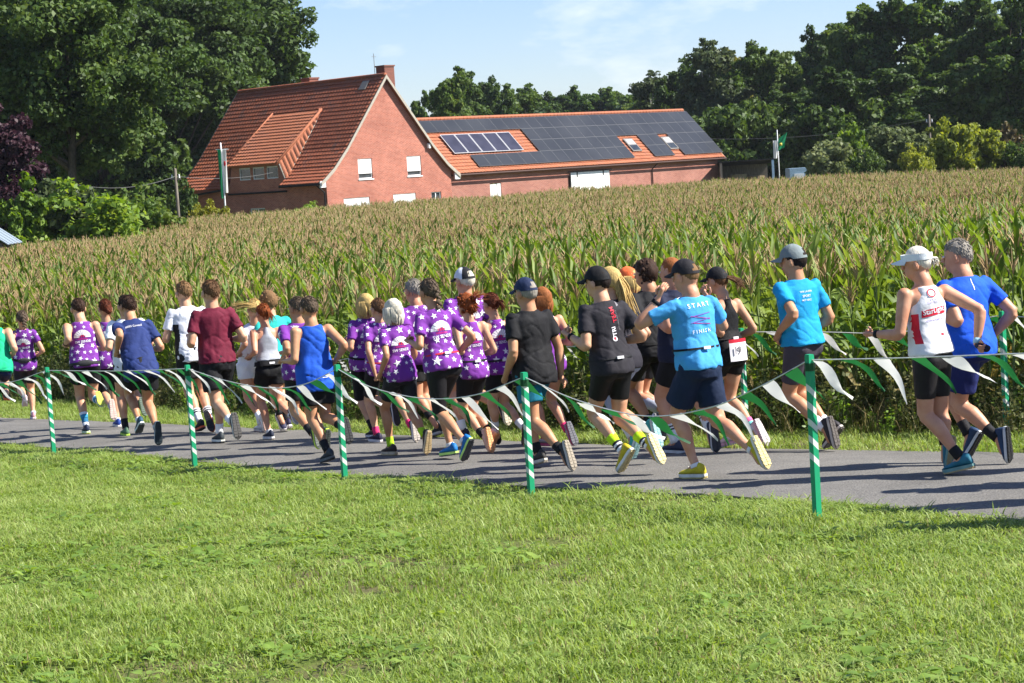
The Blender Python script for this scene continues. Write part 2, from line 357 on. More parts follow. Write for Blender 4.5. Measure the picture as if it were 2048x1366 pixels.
M_verge = plain('grey_verge', (168, 160, 146)); M_white = plain('white_paint', (232, 232, 230), 0.5); M_glass = noisy('window_glass', (0.02, 0.025, 0.03, 1), (0.05, 0.06, 0.07, 1), 1.5, 0.08, 0.6)
M_dark = plain('dark_interior', (26, 24, 24)); M_wood = noisy('old_wood', (0.12, 0.10, 0.08, 1), (0.22, 0.19, 0.16, 1), 6, 0.9, 0.1, stretch=(8, 8, 0.6)); M_gutter = plain('zinc', (120, 116, 110), 0.5)
A_ = np.array([math.sqrt(.5), math.sqrt(.5), 0]); B_ = np.array([-math.sqrt(.5), math.sqrt(.5), 0])
HP0 = np.array([-11.1, 127.0, 0.0])
def farm_root(name, label, cat):
    o = link(name, None, label=label, cat=cat, loc=(HP0[0], HP0[1], 0)); o.rotation_euler = (0, 0, math.pi / 4); return o
def HW(a, b, z): return HP0 + A_ * a + B_ * b + UP * z
PROF = [(-0.62, 3.0), (0.5, 3.86), (1.7, 5.1), (5.45, 9.70)]
def roofz(a):
    a = 10.9 - a if a > 5.45 else a
    return float(np.interp(a, [p[0] for p in PROF], [p[1] for p in PROF]))
def wall(parent, name, outer, holes, fr, mat, depth=0.14):
    """planar wall with real openings; fr(u,v,d) maps wall coordinates and depth inwards to local space"""
    loops = [[Vector((u, v, 0)) for u, v in L] for L in [outer] + holes]
    flat = [q for L in loops for q in L]; tris = tessellate_polygon(loops)
    mb = MB(); mb.add([fr(q.x, q.y, 0) for q in flat], tris)
    for h in holes:
        for i in range(len(h)):
            a, b = h[i], h[(i + 1) % len(h)]
            mb.add([fr(*a, 0), fr(*b, 0), fr(*b, depth), fr(*a, depth)], [(0, 1, 2, 3)])
    me = mb.mesh(name, mat); return link(name, me, parent)
def window(parent, fr, u0, u1, v0, v1, d=0.12, shut=0.0, mull=True, sill=True):
    bw = 0.07
    def bx(mb, ua, ub, va, vb, da, db):
        V = [fr(u, v, k) for k in (da, db) for v in (va, vb) for u in (ua, ub)]
        mb.add(V, [(0, 1, 3, 2), (4, 6, 7, 5), (0, 4, 5, 1), (2, 3, 7, 6), (0, 2, 6, 4), (1, 5, 7, 3)])
    g = MB(); bx(g, u0, u1, v0, v1, d, d + 0.02); w = link('window', g.mesh('pane', M_glass), parent)
    f = MB(); bx(f, u0, u0 + bw, v0, v1, d - 0.05, d - 0.004); bx(f, u1 - bw, u1, v0, v1, d - 0.05, d - 0.004); bx(f, u0 + bw, u1 - bw, v1 - bw, v1, d - 0.05, d - 0.004); bx(f, u0 + bw, u1 - bw, v0, v0 + bw, d - 0.05, d - 0.004)
    if mull: bx(f, (u0 + u1) / 2 - .035, (u0 + u1) / 2 + .035, v0 + bw, v1 - bw, d - 0.045, d - 0.006)
    link('frame', f.mesh('frame', M_white), w)
    if shut:
        s = MB(); n = max(2, int((v1 - v0) * shut / 0.055)); h = (v1 - v0) * shut / n
        for i in range(n): bx(s, u0 + 0.03, u1 - 0.03, v1 - (i + 1) * h + 0.004, v1 - i * h, d - 0.085, d - 0.06)
        link('shutter', s.mesh('shutter', M_white), w)
    if sill:
        s = MB(); bx(s, u0 - .06, u1 + .06, v0 - 0.07, v0 - 0.003, -0.05, d - 0.055); link('sill', s.mesh('sill', M_white), w)
    return w
house = farm_root('farmhouse', 'red brick farmhouse with steep tiled roof, dormer and chimneys', 'house')
gfr = lambda u, v, d: np.array([u, d, v]); ffr = lambda u, v, d: np.array([d, u, v])
def rect(u0, u1, v0, v1): return [(u0, v0), (u1, v0), (u1, v1), (u0, v1)]
gw = [(2.75, 3.95, 3.1, 4.4, .74), (7.0, 8.25, 3.1, 4.4, .76), (1.35, 3.55, 0.45, 1.93, 1.0), (5.6, 7.6, 0.5, 1.98, 1.0), (9.0, 9.9, 1.0, 1.95, 0.0)]
gable = [(0, -1.2), (10.9, -1.2), (10.9, roofz(10.9) - .18)] + [(10.9 - a, z - .18) for a, z in PROF[1:]][0:] + [(a, z - .18) for a, z in PROF[1:3]][::-1] + [(0, roofz(0) - .18)]
wall(house, 'gable_wall', gable, [rect(*w[:4]) for w in gw], gfr, M_brick)
for w in gw: window(house, gfr, *w[:4], shut=w[4], mull=w[4] == 0, sill=True)
fw = [(1.2, 2.3, 0.3, 1.6), (6.4, 8.0, 0.4, 1.62), (10.4, 11.6, 0.6, 1.7), (12.6, 13.4, 0.5, 1.6)]
wall(house, 'front_wall', [(0, -1.2), (15.2, -1.2), (15.2, roofz(0) - .2), (0, roofz(0) - .2)], [rect(*w) for w in fw], ffr, M_brick)
for w in fw: window(house, ffr, *w)
mb = MB(); mb.add([(10.9, 0, -1.2), (10.9, 15.2, -1.2), (10.9, 15.2, 2.9), (10.9, 0, 2.9)], [(0, 1, 2, 3)])
mb.add([(0, 15.2, -1.2), (10.9, 15.2, -1.2), (10.9, 15.2, 2.9), (5.45, 15.2, 9.4), (0, 15.2, 2.9)], [(0, 1, 2, 3, 4)]); link('rear_wall', mb.mesh('rear_wall', M_brick), house)
# roof deck in pieces round the dormer
def deck(mb, prof, b0, b1, th=0.15):
    n = len(prof); V = [(a, b, z - k) for k in (0.03, th) for b in (b0, b1) for a, z in prof]
    F = []
    for i in range(n - 1):
        F += [(i, i + 1, n + i + 1, n + i), (2 * n + i, 3 * n + i, 3 * n + i + 1, 2 * n + i + 1), (i, 2 * n + i, 2 * n + i + 1, i + 1), (n + i, n + i + 1, 3 * n + i + 1, 3 * n + i)]
    F += [(0, n, 3 * n, 2 * n), (n - 1, 3 * n - 1, 4 * n - 1, 2 * n - 1)]
    mb.add(V, F)
mb = MB(); full = PROF; cut = [(0.12, roofz(0.12))] + PROF[1:]
deck(mb, full, -.22, 3.95); deck(mb, cut, 3.952, 10.0); deck(mb, full, 10.002, 15.42)
deck(mb, [(10.9 - a, z) for a, z in PROF][::-1], -.22, 15.42)
roof = link('roof', mb.mesh('roof', M_tile), house)
# clay pantiles: each curved, proud at its lower edge
def tile_mesh(mb, o, ex, ey, en, w=0.30, h=0.37):
    u = [0, .25, .5, .78, 1.0]; z = [0.012, 0.045, 0.052, 0.014, 0.012]
    lo = [o + ex * w * a + en * (b + 0.045) for a, b in zip(u, z)]; hi = [o + ex * w * a + ey * h + en * (b * .6) for a, b in zip(u, z)]
    lb = [o + ex * w * a + en * (b * .2) for a, b in zip(u, z)]
    mb.add(lo + hi + lb, [(i, i + 1, 6 + i, 5 + i) for i in range(4)] + [(i + 1, i, 10 + i, 11 + i) for i in range(4)])
mb = MB(); arc = [0]
for i in range(3): arc.append(arc[-1] + math.dist(PROF[i], PROF[i + 1]))
s = 0.0
while s < arc[-1] - 0.25:
    a = np.interp(s, arc, [p[0] for p in PROF]); z = np.interp(s, arc, [p[1] for p in PROF]); a2 = np.interp(s + .1, arc, [p[0] for p in PROF]); z2 = np.interp(s + .1, arc, [p[1] for p in PROF])
    ey = nrm([a2 - a, 0, z2 - z]); en = np.array([-ey[2], 0, ey[0]])
    for c in range(52):
        b = -.22 + c * .30
        if a < 3.8 and 4.0 + 0.6 * max(a, 0) / 3.9 - .15 < b < 9.75: continue
        tile_mesh(mb, np.array([a, b + .30, z]) + rng.normal(0, .003, 3), np.array([0, -1.0, 0]), ey, en)
    s += 0.335
link('roof_tiles', mb.mesh('roof_tiles', M_tile), house, kind='stuff')
# dormer
dz0, dz1 = 4.45, roofz(3.9)
ey = nrm([4.25, 0, dz1 - dz0]); en = np.array([-ey[2], 0, ey[0]]); Ld = math.hypot(4.25, dz1 - dz0)
dr = MB(); dr.quadbox([(-.35, 4.45, dz0), (-.35, 9.75, dz0), (3.95, 9.75, dz1 + .03), (3.95, 4.6, dz1 + .03)], en, -0.10)
dormer = link('dormer', dr.mesh('dormer_roof', M_tile2), house)
mb = MB(); s = 0.0
while s < Ld - .2:
    for c in range(17):
        b = 4.55 + c * .305
        tile_mesh(mb, np.array([-.37, b + .305, dz0]) + ey * s + rng.normal(0, .003, 3), np.array([0, -1.0, 0]), ey, en, .305)
    s += .335
link('dormer_tiles', mb.mesh('dormer_tiles', M_tile2), dormer, kind='stuff')
dfr = lambda u, v, d: np.array([d - 0.012, u, v])
dw = [(4.75, 5.95, 3.5, 4.3), (6.2, 7.4, 3.5, 4.3), (7.65, 8.85, 3.5, 4.3)]
wall(dormer, 'dormer_face', [(3.9, 2.75), (10.05, 2.75), (9.65, 4.42), (4.55, 4.42)], [rect(*w) for w in dw], dfr, M_brick, 0.1)
for w in dw: window(dormer, dfr, *w, d=0.09, mull=False, sill=False)
for bt, bb, nm in ((4.5, 3.85, 'cheek'), (9.72, 10.1, 'cheek')):
    mb = MB(); p0 = np.array([-.1, bt, 4.45]); p1 = np.array([-.1, bb, 3.3]); p2 = np.array([3.9, bt + .1, dz1])
    sg = -1 if bt < 5 else 1
    mb.quadbox([p0, p1, p2], np.array([0, sg * .9, .4]), 0.04)
    if sg < 0:
        for i in range(13):                                       # hung tiles, rows following the slope
            for j in range(5):
                u = (i + .02) / 13; v = j / 5
                if v > 1 - u * 1.0 + .02: continue
                q = p1 + (p2 - p1) * u + (p0 - p1) * v * (1 - u)
                tile_mesh(mb, q + np.array([0, -.045, .02]), nrm(p2 - p1), nrm(p0 - p1), nrm(np.array([-.1, -.9, .4])), .34, .30)
    link(nm, mb.mesh(nm, M_tile2), dormer)
mb = MB(); mb.tube([(-.3, 4.45, 4.5), (3.9, 4.55, dz1 + .08)], .09, 8); mb.tube([(-.3, 9.75, 4.5), (3.9, 9.75, dz1 + .08)], .09, 8); link('hip_cap', mb.mesh('hip_cap', M_tile2, smooth=True), dormer)
mb = MB(); mb.tube([(-.12, 3.84, 3.32), (3.9, 4.52, dz1 + .02)], .035, 5); mb.tube([(-.14, 4.42, 4.4), (-.14, 3.84, 3.28)], .04, 5); link('cheek_trim', mb.mesh('cheek_trim', M_verge), dormer)
# ridge caps, verge boards, gutter
mb = MB()
for i in range(42): b = -.2 + i * .37; mb.tube([(5.45, b, 9.72), (5.45, b + .38, 9.74)], [.15, .135], 8)
link('ridge_cap', mb.mesh('ridge_cap', M_tile), house, kind='stuff')
for prof, bb in ((PROF, -.26), ([(10.9 - a, z) for a, z in PROF], -.26), (PROF, 15.46)):
    mb = MB()
    for i in range(3):
        p, q = prof[i], prof[i + 1]; mb.quadbox([(p[0], bb, p[1] + .05), (q[0], bb, q[1] + .05), (q[0], bb, q[1] - .2), (p[0], bb, p[1] - .2)], (0, -1, 0), .05)
    link('verge_board', mb.mesh('verge_board', M_verge), house)
mb = MB(); mb.tube([(-.70, -.2, 2.93), (-.70, 3.9, 2.93)], .07, 8); mb.tube([(-.70, 10.1, 2.93), (-.70, 15.4, 2.55)], .07, 8); mb.tube([(-.1, 3.9, 2.62), (-.1, 10.1, 2.62)], .06, 8); mb.tube([(-.65, .25, 2.9), (-.1, .12, 2.4), (-.08, .12, -1)], .05, 8)
link('gutter', mb.mesh('gutter', M_dark), house)
mb = MB(); mb.box(np.array([-.45, -.18, 2.92]), np.array([.22, 0, 0]), np.array([0, .06, 0]), np.array([0, 0, .2])); mb.box(np.array([11.3, -.18, 2.92]), np.array([.22, 0, 0]), np.array([0, .06, 0]), np.array([0, 0, .22])); link('eave_box', mb.mesh('eave_box', M_white), house, kind='stuff')
M_chim = brick('chimney_brick', (0.24, 0.085, 0.06, 1), (0.19, 0.07, 0.05, 1), (0.25, 0.18, 0.15, 1))
for a, b, w, d, z1 in ((6.3, 0.75, .42, .42, 10.3), (6.4, 8.6, .40, .45, 10.1)):
    mb = MB(); mb.box(np.array([a, b, (z1 + 8) / 2]), np.array([w, 0, 0]), np.array([0, d, 0]), np.array([0, 0, (z1 - 8) / 2])); mb.box(np.array([a, b, z1 + .05]), np.array([w + .05, 0, 0]), np.array([0, d + .05, 0]), np.array([0, 0, .05]))
    link('chimney', mb.mesh('chimney', M_chim), roof)
mb = MB(); mb.tube([(5.7, 1.1, 9.6), (5.7, 1.1, 11.2)], .02, 5); mb.tube([(5.5, 1.1, 11.0), (5.9, 1.1, 11.0)], .012, 4); link('antenna', mb.mesh('antenna', M_gutter), roof)
mb = MB(); q0 = np.array([4.72, 1.05, roofz(4.72) + .07]); mb.quadbox([q0, q0 + np.array([0, .65, 0]), q0 + np.array([.45, .65, .56]), q0 + np.array([.45, 0, .56])], (-.78, 0, .62), .06); link('roof_window', mb.mesh('roof_window', M_gutter), roof)
mb = MB(); mb.box(np.array([8.95, -.12, 5.0]), np.array([.09, 0, 0]), np.array([0, .1, 0]), np.array([0, 0, .14])); mb.box(np.array([9.0, -.1, 5.16]), np.array([.16, 0, 0]), np.array([0, .03, 0]), np.array([0, 0, .02])); link('wall_lamp', mb.mesh('wall_lamp', M_white), house)

# barn with photovoltaic roof
barn = farm_root('barn', 'long low brick barn whose tiled roof is covered with solar panels', 'barn')
barn.location = (HP0[0], HP0[1], 0)
bfr = lambda u, v, d: np.array([u, .8 + d, v])
wall(barn, 'long_wall', [(10.95, -1.2), (40.3, -1.2), (40.3, 3.3), (10.95, 3.3)], [rect(15.3, 16.4, -1.0, 2.25)], bfr, M_brick2)
mb = MB(); mb.add([(40.3, .8, -1.2), (40.3, 8.0, -1.2), (40.3, 8.0, 2.9), (40.3, 4.4, 6.7), (40.3, .8, 2.9)], [(0, 1, 2, 3, 4)]); link('end_wall', mb.mesh('end_wall', M_brick2), barn)
et = np.array([0, 4.0, 3.85]) / math.hypot(4, 3.85); en = np.array([0, -3.85, 4.0]) / math.hypot(4, 3.85); SL = math.hypot(4, 3.85)
mb = MB(); mb.quadbox([(8, .4, 3.05), (40.8, .4, 3.05), (40.8, 4.4, 6.9), (8, 4.4, 6.9)], en, -.14); mb.quadbox([(8, 4.402, 6.9), (40.8, 4.402, 6.9), (40.8, 8.4, 3.05), (8, 8.4, 3.05)], (0, .73, .68), -.14)
broof = link('roof', mb.mesh('barn_roof', M_tile2), barn)
CW = 1.156; RH = 1.22
rows = [list(range(0, 27)), list(range(10, 27)), list(range(10, 18)) + [20, 21] + list(range(23, 27)), list(range(4, 18)) + [20, 21] + list(range(23, 27))]
cells = {(r, c) for r, L in enumerate(rows) for c in L}
T0 = 5.3
mb = MB(); s = 0.0
while s < SL - .2:
    for c in range(109):
        a = 8 + c * .30; r = int((T0 - s - .17) // RH); cc = int((a + .15 - 9.6) // CW)
        if (r, cc) in cells and (r, int((a + .75 - 9.6) // CW)) in cells and (r, int((a - .5 - 9.6) // CW)) in cells and 0 <= r and (r + 1, cc) in cells: continue
        tile_mesh(mb, np.array([a, .4, 3.05]) + et * s + rng.normal(0, .003, 3), np.array([1.0, 0, 0]), et, en)
    s += .335
link('roof_tiles', mb.mesh('barn_tiles', M_tile2), barn, kind='stuff')
mb = MB()
for i in range(88): a = 8 + i * .372; mb.tube([(a, 4.4, 6.93), (a + .38, 4.4, 6.95)], [.14, .125], 8)
link('ridge_cap', mb.mesh('barn_ridge', M_tile2), barn, kind='stuff')
M_pv = noisy('solar_cell_black', (0.018, 0.02, 0.024, 1), (0.03, 0.032, 0.036, 1), 0.4, 0.32, 0.45); M_pvf = plain('panel_frame', (96, 98, 100), .45, .5); M_pvb = noisy('solar_thermal_blue', (0.016, 0.016, 0.034, 1), (0.034, 0.034, 0.06, 1), 1.2, 0.35, 0.4); M_alu = plain('aluminium', (168, 168, 170), .35, .5)
def panel(a, t, w, h, lift, inner, frame, name, fw_=.02):
    o = np.array([a, .4, 3.05]) + et * t + en * lift; ex = np.array([1.0, 0, 0]); mb = MB()
    mb.quadbox([o, o + ex * w, o + ex * w + et * h, o + et * h], en, .035, 1)
    i = o + ex * fw_ + et * fw_ + en * .039; mb.quadbox([i, i + ex * (w - 2 * fw_), i + ex * (w - 2 * fw_) + et * (h - 2 * fw_), i + et * (h - 2 * fw_)], en, .003, 0)
    link(name, mb.mesh(name, [inner, frame]), barn)
for r, c in sorted(cells): panel(9.6 + c * CW, T0 - (r + 1) * RH, CW - .012, RH - .012, .13, M_pv, M_pvf, 'solar_panel')
for i in range(5): panel(12.9 + i * 1.36, T0 - 2 * RH - 1.05, 1.33, 1.95, .16, M_pvb, M_alu, 'solar_collector', .06)
for a in (9.6 + 18 * CW + .42, 9.6 + 22 * CW + .1):
    o = np.array([a, .4, 3.05]) + et * 1.1 + en * .1; ex = np.array([1.0, 0, 0]); mb = MB()
    mb.quadbox([o, o + ex * 1.0, o + ex * 1.0 + et * 1.4, o + et * 1.4], en, .06, 0); w = link('roof_window', mb.mesh('roof_window_frame', M_gutter), barn)
    mb = MB(); i = o + ex * .1 + et * .1 + en * .064; mb.quadbox([i, i + ex * .8, i + ex * .8 + et * .55, i + et * .55], en, .01); link('pane', mb.mesh('pane', M_glass), w)
    mb = MB(); i = o + ex * .1 + et * .72 + en * .064; mb.quadbox([i, i + ex * .8, i + ex * .8 + et * .55, i + et * .55], en, .015); link('blind', mb.mesh('blind', M_alu), w)
def bx3(mb, a0, a1, b0, b1, z0, z1, mi=0): mb.box(np.array([(a0 + a1) / 2, (b0 + b1) / 2, (z0 + z1) / 2]), np.array([(a1 - a0) / 2, 0, 0]), np.array([0, (b1 - b0) / 2, 0]), np.array([0, 0, (z1 - z0) / 2]), mi)
mb = MB(); bx3(mb, 23.4, 27.5, .66, .74, -.9, 2.62); sd = link('sliding_door', mb.mesh('sliding_door', M_white), barn)
mb = MB(); bx3(mb, 23.2, 27.9, .7, .78, 2.64, 2.72); bx3(mb, 24.0, 24.08, .62, .655, 2.3, 2.66); bx3(mb, 26.8, 26.88, .62, .655, 2.3, 2.66); bx3(mb, 23.28, 23.37, .67, .78, -.9, 2.4); link('door_rail', mb.mesh('door_rail', M_dark), sd)
mb = MB(); bx3(mb, 15.36, 16.0, .86, .93, -1, 2.2); bd = link('door', mb.mesh('barn_door', plain('pale_door', (214, 214, 208))), barn)
mb = MB(); bx3(mb, 16.05, 16.38, .84, .93, -1, 2.22); link('door_post', mb.mesh('door_post', M_white), bd)
mb = MB(); mb.tube([(8.5, .33, 2.96), (40.8, .33, 2.96)], .07, 8); mb.tube([(32.6, .35, 2.9), (32.4, .72, 2.5), (32.4, .72, -1)], .05, 8); link('gutter', mb.mesh('barn_gutter', plain('brown_gutter', (70, 45, 36))), barn)
mb = MB(); mb.quadbox([(40.83, .38, 3.0), (40.83, 4.4, 6.95), (40.83, 4.4, 6.75), (40.83, .38, 2.8)], (1, 0, 0), .04); link('verge_board', mb.mesh('barn_verge', M_gutter), barn)
mb = MB(); c = np.array([9.6, 3.2, 7.2]); mb.ell(c, np.array([.38, .12, 0]), np.array([.05, -.1, .1]) * .6, np.array([0, 0, .38]), 12, 8); mb.tube([c, (9.7, 3.4, 5.9)], .03, 5); link('satellite_dish', mb.mesh('satellite_dish', M_gutter, smooth=True), barn)

# ------------------------------------------------------------------ poles, wires, flags, small farmyard things
def pole(name, px, ptop, pbase, Y, rad, mat, label, cat):
    b = at(pbase[0], pbase[1], Y); t = at(ptop[0], ptop[1], Y); z0 = float(ground(Y)) - .3
    mb = MB(); top = np.array([t[0], Y, t[2]]); bot = np.array([t[0] + (b[0] - t[0]) * .15, Y, z0]); mb.tube([bot, top], [rad, rad * .8], 10)
    return mb, top, bot
M_pole = noisy('grey_pole_wood', (0.13, 0.11, 0.09, 1), (0.24, 0.21, 0.17, 1), 5, .9, .1, stretch=(6, 6, .5))
def utility(ptop, pbase, Y, label):
    mb, top, bot = pole('u', 0, ptop, pbase, Y, .10, M_pole, '', ''); o = link('utility_pole', mb.mesh('utility_pole', M_pole, off=bot, smooth=True), loc=bot, label=label, cat='pole')
    mb = MB(); mb.box(top - bot + np.array([0, 0, -.55]), np.array([.28, 0, 0]), np.array([0, .05, 0]), np.array([0, 0, .05])); link('crossbar', mb.mesh('crossbar', M_pole), o)
    for s in (-.2, .2):
        mb = MB(); mb.tube([top - bot + np.array([s, 0, -.5]), top - bot + np.array([s, 0, -.32])], [.05, .035], 8); link('insulator', mb.mesh('insulator', M_white), o)
    return top
u1 = utility((350, 338), (357, 436), 112, 'weathered wooden utility pole beside the farmhouse')
u2 = utility((1858, 230), (1863, 330), 152, 'wooden utility pole rising behind the yellow-green shrubs')
M_wire = plain('cable', (110, 110, 108), .5)
def wire(p, q, sag, label):
    P = [p + (q - p) * t - UP * sag * 4 * t * (1 - t) for t in np.linspace(0, 1, 24)]; mb = MB(); mb.tube(P, .012, 5)
    link('overhead_wire', mb.mesh('overhead_wire', M_wire, off=np.asarray(p)), loc=p, label=label, cat='wire')
wire(u1 - UP * .4, HW(-.2, 4.9, 3.9), .25, 'thin overhead wire from the wooden pole to the dormer')
wire(at(120, 362, 104), u1 - UP * .4, .5, 'thin overhead wire running from the big trees to the wooden pole')
wire(HW(40.9, 2.6, 4.6), u2 - UP * .3, .5, 'thin overhead wire from the barn roof to the pole behind the shrubs')
M_flagG = leafmat('flag_green', [lin(30, 128, 84), lin(36, 140, 92), lin(28, 120, 78)], .25, .7); M_flagW = leafmat('flag_white', [lin(214, 212, 206), lin(226, 226, 222), lin(206, 204, 200)], .25, .7); M_red = plain('red_print', (196, 40, 48))
def hang(mb, o, ex, L, W, folds, mi, amp=.10):
    V = []; n, k = 14, 9
    for i in range(n):
        for j in range(k):
            u = j / (k - 1); t = i / (n - 1)
            V.append(o + ex * (W * u * (1 - .25 * t)) + np.array([0, amp * math.sin(folds * u * 6 + t * 2.2) * (.4 + t), 0]) - UP * L * t)
    mb.add(V, [(i * k + j, i * k + j + 1, (i + 1) * k + j + 1, (i + 1) * k + j) for i in range(n - 1) for j in range(k - 1)], mi)
mb, top, bot = pole('f', 0, (441, 286), (451, 432), 116, .055, M_white, '', '')
fp = link('flagpole', mb.mesh('flagpole', M_white, off=bot, smooth=True), loc=bot, label='white flagpole with drooping green and white banner before the farmhouse', cat='flagpole'); T = top - bot
mb = MB(); mb.tube([T + np.array([-.30, 0, -.36]), T + np.array([.42, 0, -.38])], .02, 6); link('crossbar', mb.mesh('crossbar', M_white), fp)
mb = MB(); hang(mb, T + np.array([-.20, -.06, -.38]), np.array([1.0, 0, 0]), 2.8, .20, .9, 0, .05); hang(mb, T + np.array([.04, -.06, -.38]), np.array([1.0, 0, 0]), 2.5, .26, .9, 1, .05)
mb.ell(T + np.array([.17, -.09, -1.2]), np.array([.07, .0, 0]), np.array([0, .012, 0]), np.array([0, 0, .16]), 10, 6, 2); link('banner', mb.mesh('banner', [M_flagG, M_flagW, M_red], smooth=True), fp)
mb = MB()
for i in range(5): mb.ell(T * np.array([0, 0, 1.0]) * (.32 - i * .05) + bot * 0 + np.array([T[0] * (.32 - i * .05), 0, 0]), np.array([.12 - .01 * i, 0, 0]), np.array([0, .12, 0]), np.array([0, 0, .1 + .03 * (i % 2)]), 8, 6)
link('wrapped_cloth', mb.mesh('wrapped_cloth', M_flagW, smooth=True), fp)
mb, top, bot = pole('f', 0, (1554, 260), (1559, 356), 146, .045, M_white, '', '')
fp = link('flagpole', mb.mesh('flagpole', M_white, off=bot, smooth=True), loc=bot, label='white flagpole flying a green and white flag beside the blue trailer', cat='flagpole'); T = top - bot
V = []; n, k = 10, 8
for i in range(n):
    for j in range(k):
        u = j / (k - 1); t = i / (n - 1); V.append(T + np.array([.72 * t * (1 - .35 * u), .12 * math.sin(u * 5 + t * 5), -.70 - .80 * u + .50 * t * (1 - u * .6)]))
mb = MB(); mb.add(V, [(i * k + j, i * k + j + 1, (i + 1) * k + j + 1, (i + 1) * k + j) for i in range(n - 1) for j in range(k - 1)], 0); hang(mb, T + np.array([-.34, -.05, -.75]), np.array([1.0, 0, 0]), 1.3, .34, .8, 1)
mb.box(T + np.array([.2, -.16, -1.05]), np.array([.09, 0, 0]), np.array([0, .02, 0]), np.array([0, 0, .1]), 2)
link('flag', mb.mesh('flag', [M_flagG, M_flagW, plain('flag_yellow', (214, 190, 70))], smooth=True), fp)
# blue trailer, dark open shelter, small grey roof at the hedge
M_blue = plain('pale_blue_sheet', (150, 176, 196), .5); b0 = at(1600, 350, 150); z0 = float(ground(150))
tr = link('farm_trailer', None, loc=(b0[0], 150, z0), label='pale blue box trailer parked by the woodland edge', cat='trailer')
mb = MB(); mb.box(np.array([0, 0, 1.35]), np.array([.92, 0, 0]), np.array([0, 1.2, 0]), np.array([0, 0, .8])); bd = link('box_body', mb.mesh('box_body', M_blue), tr)
mb = MB(); mb.box(np.array([-.25, -1.22, 1.45]), np.array([.35, 0, 0]), np.array([0, .015, 0]), np.array([0, 0, .3])); link('panel', mb.mesh('panel', M_white), bd)
for x in (-.6, .6):
    mb = MB(); mb.tube([(x, -1.15, .35), (x, -.95, .35)], .35, 14, ref=UP, pole=.01); link('wheel', mb.mesh('wheel', M_dark), tr)
mb = MB(); mb.tube([(.9, 0, .5), (2.0, 0, .45)], .06, 6); link('drawbar', mb.mesh('drawbar', M_gutter), tr)
b0 = at(1490, 352, 156); z0 = float(ground(156))
sh = link('wooden_shelter', None, loc=(b0[0], 156, z0), label='dark open timber shelter with stacked bales in the shade', cat='shed')
mb = MB(); mb.box(np.array([0, 1.8, 1.3]), np.array([2.0, 0, 0]), np.array([0, .06, 0]), np.array([0, 0, 1.3])); mb.box(np.array([-2.0, .2, 1.3]), np.array([.06, 0, 0]), np.array([0, 1.5, 0]), np.array([0, 0, 1.3])); link('wall', mb.mesh('shelter_wall', M_wood), sh)
mb = MB(); mb.quadbox([(-2.2, -1.6, 2.9), (2.2, -1.6, 2.9), (2.2, 2.0, 2.6), (-2.2, 2.0, 2.6)], (0, 0, 1), .08); link('roof', mb.mesh('shelter_roof', M_dark), sh)
for x in (-2.0, 2.0):
    mb = MB(); mb.box(np.array([x, -1.5, 1.42]), np.array([.09, 0, 0]), np.array([0, .09, 0]), np.array([0, 0, 1.45])); link('post', mb.mesh('shelter_post', M_blue if x > 0 else M_wood), sh)
mb = MB(); mb.tube([(-.6, -.2, .9), (-.6, -.19, 1.9)], .75, 16, pole=.02); mb.tube([(.8, -.2, .6), (.8, -.19, 1.7)], .7, 16, pole=.02); link('bales', mb.mesh('bales', plain('straw', (126, 112, 84))), sh)
b0 = at(-25, 476, 74); z0 = float(ground(74)); M_sheet = plain('grey_sheet', (138, 150, 160), .4, .5)
gs = link('garden_shed', None, loc=(b0[0], 74, z0), label='low garden shed with grey sheet roof behind the maize', cat='shed')
mb = MB(); mb.box(np.array([0, 0, 1.0]), np.array([.75, 0, 0]), np.array([0, .9, 0]), np.array([0, 0, 1.0])); link('wall', mb.mesh('shed_wall', M_wood), gs)
for s in (-1, 1):
    mb = MB()
    for i in range(8):
        y0 = -1.1 + i * .275; mb.quadbox([(0, y0, 2.65), (s * 1.0, y0, 1.93), (s * 1.0, y0 + .27, 1.93), (0, y0 + .27, 2.65)], (s * .6, 0, .8), .03 + .015 * (i % 2))
    link('roof_sheet', mb.mesh('roof_sheet', M_sheet), gs)
